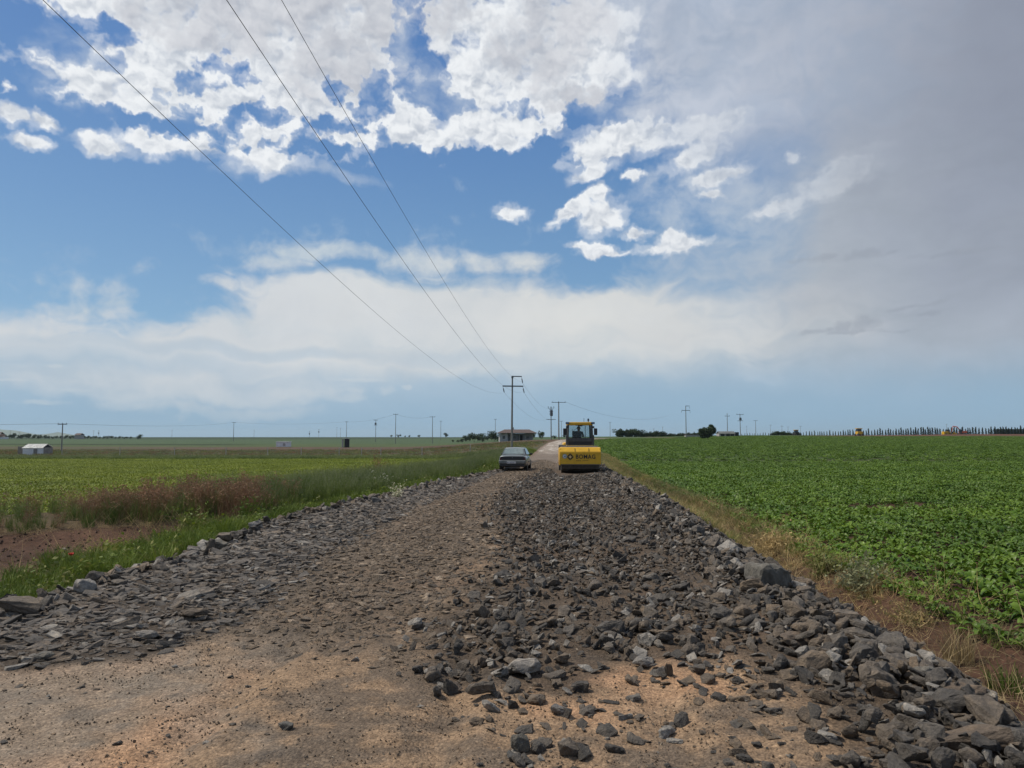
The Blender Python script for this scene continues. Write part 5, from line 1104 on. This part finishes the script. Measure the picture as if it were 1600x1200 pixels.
# lettering and badges on the front panel
def text(body, size, loc, rot, m_, parent, name='lettering', bold=.02, depth=.003, sx=1.0, align='LEFT'):
    cu = bpy.data.curves.new(name, 'FONT'); cu.body = body; cu.size = size; cu.offset = bold; cu.extrude = depth; cu.align_x = align; cu.align_y = 'CENTER'; cu.resolution_u = 3; cu.space_character = 1.10
    tmp = bpy.data.objects.new('tmp', cu); C.objects.link(tmp); bpy.context.view_layer.update()
    me = bpy.data.meshes.new_from_object(tmp.evaluated_get(bpy.context.evaluated_depsgraph_get())); bpy.data.objects.remove(tmp); me.name = name
    me.materials.clear(); me.materials.append(m_); o = link(name, me, parent, loc); o.rotation_euler = rot; o.scale = (sx, 1, 1); return o
text('BOMAG', .31, (-.25, -.006, .90), (R(90), 0, 0), M_LOGO, fp_, bold=.006, sx=.90)
q = MB()
dcx, dcz = -.53, .90
def diamond(q, r_o, r_i, a0=0):
    P = [(0, 1), (1, 0), (0, -1), (-1, 0)]
    for i in range(4):
        a, b = P[i], P[(i+1) % 4]; g = .05
        o1 = (a[0]+(b[0]-a[0])*g*.3, a[1]+(b[1]-a[1])*g*.3); o2 = (b[0]-(b[0]-a[0])*g*1.6, b[1]-(b[1]-a[1])*g*1.6)
        q.poly([(dcx+o1[0]*r_o, -.004, dcz+o1[1]*r_o), (dcx+o2[0]*r_o, -.004, dcz+o2[1]*r_o), (dcx+o2[0]*r_i, -.004, dcz+o2[1]*r_i), (dcx+o1[0]*r_i, -.004, dcz+o1[1]*r_i)], .003)
diamond(q, .195, .095); q.build('emblem', M_LOGO, fp_)
q = MB(); q.poly([(dcx, -.005, dcz+.05), (dcx+.05, -.005, dcz), (dcx, -.005, dcz-.05), (dcx-.05, -.005, dcz)], .003); q.build('emblem_centre', simple('logo_pale', (.6, .55, .5), .6), fp_)
q = MB(); xx = -.22
for wl in (.05, .03, .045, .03, .05, 0, .055, .03, .05, .02, .04, .035):
    if wl: q.box((xx+wl/2, -.005, .70), (wl*.8, .004, .035))
    xx += wl+.012 if wl else .07
q.build('small_lettering', simple('faded_lettering', (.16, .07, .01), .6), fp_)
q = MB(); q.tube((-.82, -.008, .93), (-.82, .002, .93), .125, n=28); bd_ = q.build('round_badge', simple('badge_grey', (.30, .32, .28), .6), fp_)
q = MB(); q.tube((-.82, -.013, .93), (-.82, -.006, .93), .088, n=24); q.build('badge_disc', simple('badge_white', (.62, .64, .62), .6), bd_)
q = MB(); q.tube((-.815, -.018, .925), (-.815, -.012, .925), .045, n=16); q.build('badge_centre', simple('badge_blue', (.15, .24, .32), .6), bd_)
# cab
cx = 0.0; y0, y1 = 2.45, 3.95; wb, wt_ = .70, .66
q = MB(); q.box((cx, 3.2, 1.44), (1.44, 1.6, .10), bevel=.01); q.build('cab_sill', M_PAINTD, rl)
q = MB(); q.box((cx, y0+.02, 1.60), (1.36, .06, .22)); q.build('cab_front_lower', M_BLK, rl)
q = MB(); q.box((cx, y0, 1.79), (1.38, .05, .20), bevel=.01); q.build('dash_panel', M_GREY, rl)
for sx in (-1, 1):
    for yy in (y0, y1): q = MB(); q.tube((cx+sx*wb, yy, 1.46), (cx+sx*wt_, yy, 2.62), .055, .05, 6); q.build('cab_pillar', M_GREY, rl)
    q = MB(); q.poly([(cx+sx*wb, y0, 1.5), (cx+sx*wb, y1, 1.5), (cx+sx*wt_, y1, 2.6), (cx+sx*wt_, y0, 2.6)]); q.build('side_window', M_GL, rl)
    q = MB(); q.box((cx+sx*.74, y0+.02, 1.78), (.1, .12, .55), bevel=.02); q.build('cab_corner', M_GREY, rl)
q = MB(); q.poly([(-wb, y0, 1.88), (wb, y0, 1.88), (wt_, y0, 2.6), (-wt_, y0, 2.6)]); q.build('windscreen', M_GL, rl)
q = MB(); q.poly([(-wb, y1, 1.5), (wb, y1, 1.5), (wt_, y1, 2.6), (-wt_, y1, 2.6)]); q.build('rear_window', M_GL, rl)
q = MB(); q.box((0, 3.2, 2.70), (1.42, 1.8, .17), bevel=.05); q.build('cab_roof', M_PAINT, rl)
q = MB(); q.box((0, 2.36, 2.605), (.5, .08, .05), bevel=.02); q.box((0, 2.36, 2.57), (.24, .06, .05)); q.build('wiper_motor', M_BLK, rl)
q = MB(); q.tube((-.05, 2.40, 2.55), (-.42, 2.41, 2.25), .010, n=5); q.tube((-.42, 2.41, 2.38), (-.42, 2.41, 1.98), .012, n=5); q.build('wiper', M_BLK, rl)
for sx in (-1, 1):
    q = MB(); q.box((sx*.71, 2.27, 2.72), (.20, .12, .12), bevel=.02); wl_ = q.build('work_light', M_BLK, rl); q = MB(); q.box((sx*.71, 2.205, 2.72), (.15, .02, .08)); q.build('lens', simple('lens_blue', (.10, .16, .26), .2), wl_)
    q = MB(); q.box((sx*.74, 2.32, 2.50), (.11, .1, .10), bevel=.02); q.build('indicator_lamp', M_BLK, rl)
    q = MB(); q.box((sx*.86, 2.28, 2.24), (.19, .08, .38), bevel=.03); mi = q.build('mirror', M_BLK, rl); q = MB(); q.tube((sx*.70, 2.42, 2.48), (sx*.86, 2.30, 2.38), .014, n=6); q.build('mirror_arm', M_BLK, mi)
q = MB(); q.tube((.50, 2.9, 2.78), (.50, 2.9, 2.86), .03, n=8); q.tube((.50, 2.9, 2.86), (.50, 2.9, 2.99), .06, .045, 12); q.build('beacon', simple('beacon_dark', (.03, .05, .08), .3), rl)
q = MB(); q.tube((.28, 3.3, 2.78), (.28, 3.3, 3.0), .012, n=6); q.box((.28, 3.3, 3.0), (.06, .03, .02)); q.build('antenna', M_BLK, rl)
q = MB(); q.tube((.30, y0+.1, 1.5), (.30, y0+.1, 2.6), .018, n=6); q.build('exhaust_rail', M_BLK, rl)
for ch in list(rl.children):
    if ch.name.split('.')[0] in ('dash_panel', 'cab_front_lower', 'cab_sill', 'cab_pillar', 'side_window', 'cab_corner', 'windscreen', 'rear_window', 'cab_roof', 'wiper_motor', 'wiper', 'work_light', 'indicator_lamp', 'mirror', 'beacon', 'antenna', 'exhaust_rail'): ch.location.x += .14
# seat, steering column, rear body, tyres
q = MB(); q.box((0, 3.35, 1.62), (.5, .5, .14), bevel=.04); q.box((0, 3.62, 1.98), (.48, .12, .62), bevel=.04); q.build('seat', M_BLK, rl)
q = MB(); q.tube((0, 2.75, 1.5), (0, 2.95, 1.93), .04, n=8); bmesh.ops.create_cone(q.bm, cap_ends=False, segments=20, radius1=.2, radius2=.2, depth=.03, matrix=Matrix.Translation((0, 2.97, 1.95)) @ Euler((R(-25), 0, 0)).to_matrix().to_4x4()); q.build('steering_wheel', M_BLK, rl)
q = MB(); q.box((0, 3.2, .95), (1.5, 1.9, .8), bevel=.05); q.build('platform', M_GREY, rl)
q = MB(); q.box((0, 5.0, 1.15), (1.5, 2.0, .95), bevel=.12); q.build('engine_hood', M_PAINT, rl)
for sx in (-1, 1):
    q = MB(); q.tube((sx*.55, 4.2, .75), (sx*1.0, 4.2, .75), .75, n=32); ty = q.build('tyre', M_TYRE, rl); q = MB(); q.tube((sx*.98, 4.2, .75), (sx*1.02, 4.2, .75), .38, n=24); q.build('rim', M_PAINT, ty)
q = MB(); q.box((0, 2.35, .75), (.5, .6, .5), bevel=.05); q.build('articulation_joint', M_GREY, rl)

# ---------------------------------------------------------------- the operator (one continuous body)
def person_seated(loc, parent=None):
    M_SH = simple('shirt_bluegrey', (.10, .12, .14), .9); M_SK = simple('skin', (.30, .17, .11), .6); M_HAIR = simple('hair_dark', (.015, .012, .010), .8); M_TR = simple('trousers', (.04, .045, .055), .9)
    J = {'pel': ((0, .0, .10), .15), 'ab': ((0, .01, .27), .145), 'ch': ((0, .02, .45), .165), 'nk': ((0, .01, .60), .062), 'hd0': ((0, -.005, .665), .078), 'hd1': ((0, -.01, .74), .098), 'hd2': ((0, -.0, .81), .088)}
    E_ = [('pel', 'ab'), ('ab', 'ch'), ('ch', 'nk'), ('nk', 'hd0'), ('hd0', 'hd1'), ('hd1', 'hd2')]
    for s, n in ((-1, 'l'), (1, 'r')):
        J['sh'+n] = ((s*.20, .02, .52), .072); J['el'+n] = ((s*.28, -.08, .28), .050); J['wr'+n] = ((s*.18, -.34, .31), .032); J['hn'+n] = ((s*.155, -.41, .33), .034)
        J['hp'+n] = ((s*.10, -.04, .07), .105); J['kn'+n] = ((s*.16, -.45, .10), .070); J['an'+n] = ((s*.16, -.52, -.28), .045); J['ft'+n] = ((s*.16, -.68, -.33), .040)
        E_ += [('ch', 'sh'+n), ('sh'+n, 'el'+n), ('el'+n, 'wr'+n), ('wr'+n, 'hn'+n), ('pel', 'hp'+n), ('hp'+n, 'kn'+n), ('kn'+n, 'an'+n), ('an'+n, 'ft'+n)]
        for k in range(5):
            a = (-.03+.015*k); J['f%d%s' % (k, n)] = ((s*(.155-a*.6), -.455-.004*(2-abs(k-2)), .345+a*.5), .0095); J['g%d%s' % (k, n)] = ((s*(.15-a*.6), -.478, .315+a*.4), .008)
            E_ += [('hn'+n, 'f%d%s' % (k, n)), ('f%d%s' % (k, n), 'g%d%s' % (k, n))]
    keys = list(J); me = bpy.data.meshes.new('person'); me.from_pydata([J[k][0] for k in keys], [(keys.index(a), keys.index(b)) for a, b in E_], [])
    o = link('person', me); sk = o.modifiers.new('skin', 'SKIN'); 
    for i, k in enumerate(keys): r_ = J[k][1]; me.skin_vertices[0].data[i].radius = (r_, r_*(.8 if k in ('ab', 'ch', 'pel') else 1))
    me.skin_vertices[0].data[0].use_root = True; o.modifiers.new('sub', 'SUBSURF').levels = 2
    bpy.context.view_layer.update(); m2 = bpy.data.meshes.new_from_object(o.evaluated_get(bpy.context.evaluated_depsgraph_get())); o.modifiers.clear(); o.data = m2
    for mm in (M_SH, M_SK, M_TR): m2.materials.append(mm)
    m2.polygons.foreach_set('use_smooth', [True]*len(m2.polygons))
    for p in m2.polygons:
        c = p.center; p.material_index = 1 if (c.z > .585 or (c.y < -.33 and c.z > .24)) else (2 if c.z < .13 else 0)
    for nm, mt, parts_ in (('hair', M_HAIR, [((0, .02, .80), .105, (1, 1.05, .75))]), ('nose', M_SK, [((0, -.112, .735), .018, (1, 1.1, 1.5))]), ('ear', M_SK, [((-.098, 0, .735), .025, (.5, .8, 1.3))]), ('ear', M_SK, [((.098, 0, .735), .025, (.5, .8, 1.3))]), ('eye', M_HAIR, [((-.035, -.098, .755), .010, (1.3, .6, .8))]), ('eye', M_HAIR, [((.035, -.098, .755), .010, (1.3, .6, .8))]), ('mouth', simple('lip', (.25, .10, .08), .6), [((0, -.1, .69), .012, (2, .6, .5))])):
        q = MB(); [q.ball(c, r_, 2, s3) for c, r_, s3 in [(Vector(c_), r_, s3) for c_, r_, s3 in parts_]]
        if nm != 'x':
            for v in q.bm.verts:
                c0 = Vector(parts_[0][0]); v.co = v.co
        q.build(nm, mt, o, smooth=True)
    o.location = loc; return tag(o, 'operator in a grey-blue shirt sitting at the wheel inside the yellow roller cab', 'person')
# note: ball() scales about the origin of its own matrix, so the centre stays put
w = rl.matrix_basis @ Vector((.12, 3.38, 1.68)); op = person_seated(w); op.rotation_euler = (0, 0, R(-2))

# ================================================================= the silver saloon car
M_CAR = simple('car_paint', (.15, .168, .162), .32, .4, var=.05, scale=3, coat=.5); M_CGL = simple('car_glass', (.16, .20, .19), .08, spec=1.0); M_TRIM = simple('black_trim', (.014, .015, .018), .45); M_TAIL = simple('tail_lamp', (.07, .012, .02), .25); M_PLATE = simple('plate_white', (.62, .62, .62), .5)  # car glass: paler base colour stands in for reflections on the panes
M_BUMP = simple('bumper_grey', (.16, .172, .168), .5, .2); 
xc, yc = .02, 41.0; zc_ = gz(xc, yc+1.2)-.03
car = empty('parked_car', (xc, yc, zc_), R(-6), 'silver-grey saloon car parked at the left side of the stone road', 'car'); car.scale = (.97, .97, .98)
# body loft: stations along y (rear bumper at 0), each a half section (x, z) from sill to centre line
ST = [ # y, [ (x,z) ... ] : sill, lower side, widest, shoulder, deck edge, deck centre
 (0.02, [(.60,.30),(.74,.38),(.80,.56),(.77,.78),(.66,.90),(0,.92)]),
 (0.12, [(.70,.27),(.80,.36),(.83,.58),(.80,.84),(.70,.96),(0,.985)]),
 (0.60, [(.76,.24),(.83,.34),(.85,.60),(.82,.87),(.72,.98),(0,1.01)]),
 (1.20, [(.78,.22),(.84,.32),(.855,.60),(.83,.89),(.74,.96),(0,.98)]),
 (2.20, [(.78,.22),(.84,.32),(.855,.60),(.83,.87),(.74,.92),(0,.94)]),
 (3.00, [(.77,.22),(.83,.32),(.85,.58),(.81,.82),(.70,.90),(0,.94)]),
 (3.80, [(.74,.24),(.80,.34),(.82,.54),(.76,.70),(.64,.78),(0,.82)]),
 (4.22, [(.60,.28),(.68,.36),(.70,.50),(.64,.60),(.54,.66),(0,.68)])]
GH = [ # greenhouse: y, (x at belt, z at belt), (x at roof, z at roof edge), roof centre z
 (.62, (.70,.97), (.66,.99), 1.00), (1.22, (.745,.95), (.56,1.34), 1.36), (1.7, (.76,.92), (.57,1.385), 1.405), (2.3, (.76,.91), (.57,1.38), 1.40), (2.65, (.75,.91), (.55,1.33), 1.35), (3.30, (.70,.90), (.66,.93), .945)]
def loft(ST, close=True):
    q = MB(); rings = []
    for y, pts in ST:
        full = [(x, z) for x, z in pts]+[(-x, z) for x, z in pts[::-1][1:]]
        rings.append([q.bm.verts.new((x, y, z)) for x, z in full])
    for a, b in zip(rings[:-1], rings[1:]):
        for i in range(len(a)-1): q.bm.faces.new((a[i], a[i+1], b[i+1], b[i]))
        q.bm.faces.new((a[-1], a[0], b[0], b[-1]))
    if close: q.bm.faces.new(rings[0]); q.bm.faces.new(rings[-1][::-1])
    return q
q = loft(ST); bo = q.build('body', M_CAR, car, smooth=True); sb = bo.modifiers.new('sub', 'SUBSURF'); sb.levels = sb.render_levels = 2
for e in bo.data.edges: pass
q = loft([(y, [a, b, (0, c)]) for y, a, b, c in GH]); ro = q.build('roof', M_CAR, car, smooth=False); bv = ro.modifiers.new('bevel', 'BEVEL'); bv.width = .03; bv.segments = 3
# glass set just proud of the greenhouse
q = MB(); q.poly([(-.60, .685, 1.035), (.60, .685, 1.035), (.50, 1.17, 1.325), (-.50, 1.17, 1.325)], -.02, 1); q.build('rear_window', M_CGL, car)
q = MB(); q.poly([(-.60, 3.24, .975), (.60, 3.24, .975), (.50, 2.72, 1.31), (-.50, 2.72, 1.31)], .02, 1); q.build('windscreen', M_CGL, car)
for sx in (-1, 1):
    q = MB(); q.poly([(sx*.735, 1.05, 1.0), (sx*.765, 2.95, .965), (sx*.60, 2.5, 1.33), (sx*.605, 1.45, 1.33)], sx*.02, 0); q.build('side_window', M_CGL, car)
    q = MB(); q.box((sx*.90, 2.75, .98), (.17, .09, .12), bevel=.03); mi = q.build('mirror', M_TRIM, car); q = MB(); q.box((sx*.80, 2.77, .96), (.1, .05, .04)); q.build('mirror_foot', M_TRIM, mi)
    q = MB(); q.box((sx*.60, .018, .76), (.30, .06, .19), bevel=.02); q.build('tail_lamp', M_TAIL, car)
    for yy in (.78, 3.40):
        q = MB(); q.tube((sx*.62, yy, .30), (sx*.83, yy, .30), .30, n=28); ty = q.build('tyre', M_TYRE, car); q = MB(); q.tube((sx*.82, yy, .30), (sx*.845, yy, .30), .18, n=18); q.build('rim', M_STEEL, ty)
    q = MB(); q.box((sx*.863, 2.0, .55), (.02, 1.6, .06), bevel=.005); q.build('door_moulding', M_TRIM, car)
q = MB(); q.box((0, .012, .775), (1.36, .05, .23), bevel=.02); q.build('boot_panel', M_TRIM, car)
q = MB(); q.box((0, -.03, .575), (1.60, .16, .20), bevel=.05); q.build('rear_bumper', M_BUMP, car)
q = MB(); q.box((0, .0, .40), (1.46, .14, .17), bevel=.03); q.build('bumper_skirt', M_TRIM, car)
q = MB(); q.box((0, .10, .235), (.86, .10, .05), bevel=.015); q.build('exhaust_box', M_STEEL, car)
q = MB(); q.box((-.05, -.118, .545), (.52, .012, .115), bevel=.004); pl = q.build('number_plate', M_PLATE, car)
q = MB()
for xx, ww in ((-.27, .05), (-.20, .03), (-.13, .02), (-.07, .05), (.0, .03), (.06, .05), (.12, .03)): q.box((xx, -.127, .545), (ww*.7, .004, .07))
q.build('plate_characters', M_TRIM, pl)
q = MB(); q.poly([(-.03, -.02, .84), (.0, -.02, .90), (.03, -.02, .84), (.0, -.02, .78)], -.012, 1); q.build('badge', M_STEEL, car)
# ---------------------------------------------------------------- the air
mh = bpy.data.materials.new('haze'); mh.use_nodes = True; nh = mh.node_tree; nh.nodes.clear()
vo = nh.nodes.new('ShaderNodeVolumePrincipled'); vo.inputs['Color'].default_value = (.66, .84, .95, 1); vo.inputs['Density'].default_value = 6.5e-5; vo.inputs['Anisotropy'].default_value = .2
oo = nh.nodes.new('ShaderNodeOutputMaterial'); nh.links.new(vo.outputs[0], oo.inputs['Volume'])
q = MB(); q.box((0, 0, 65), (32000, 32000, 150)); hz_ = q.build('haze', mh); tag(hz_, kind='stuff', label='pale bluish air between the fields and the distant hills', cat='haze')
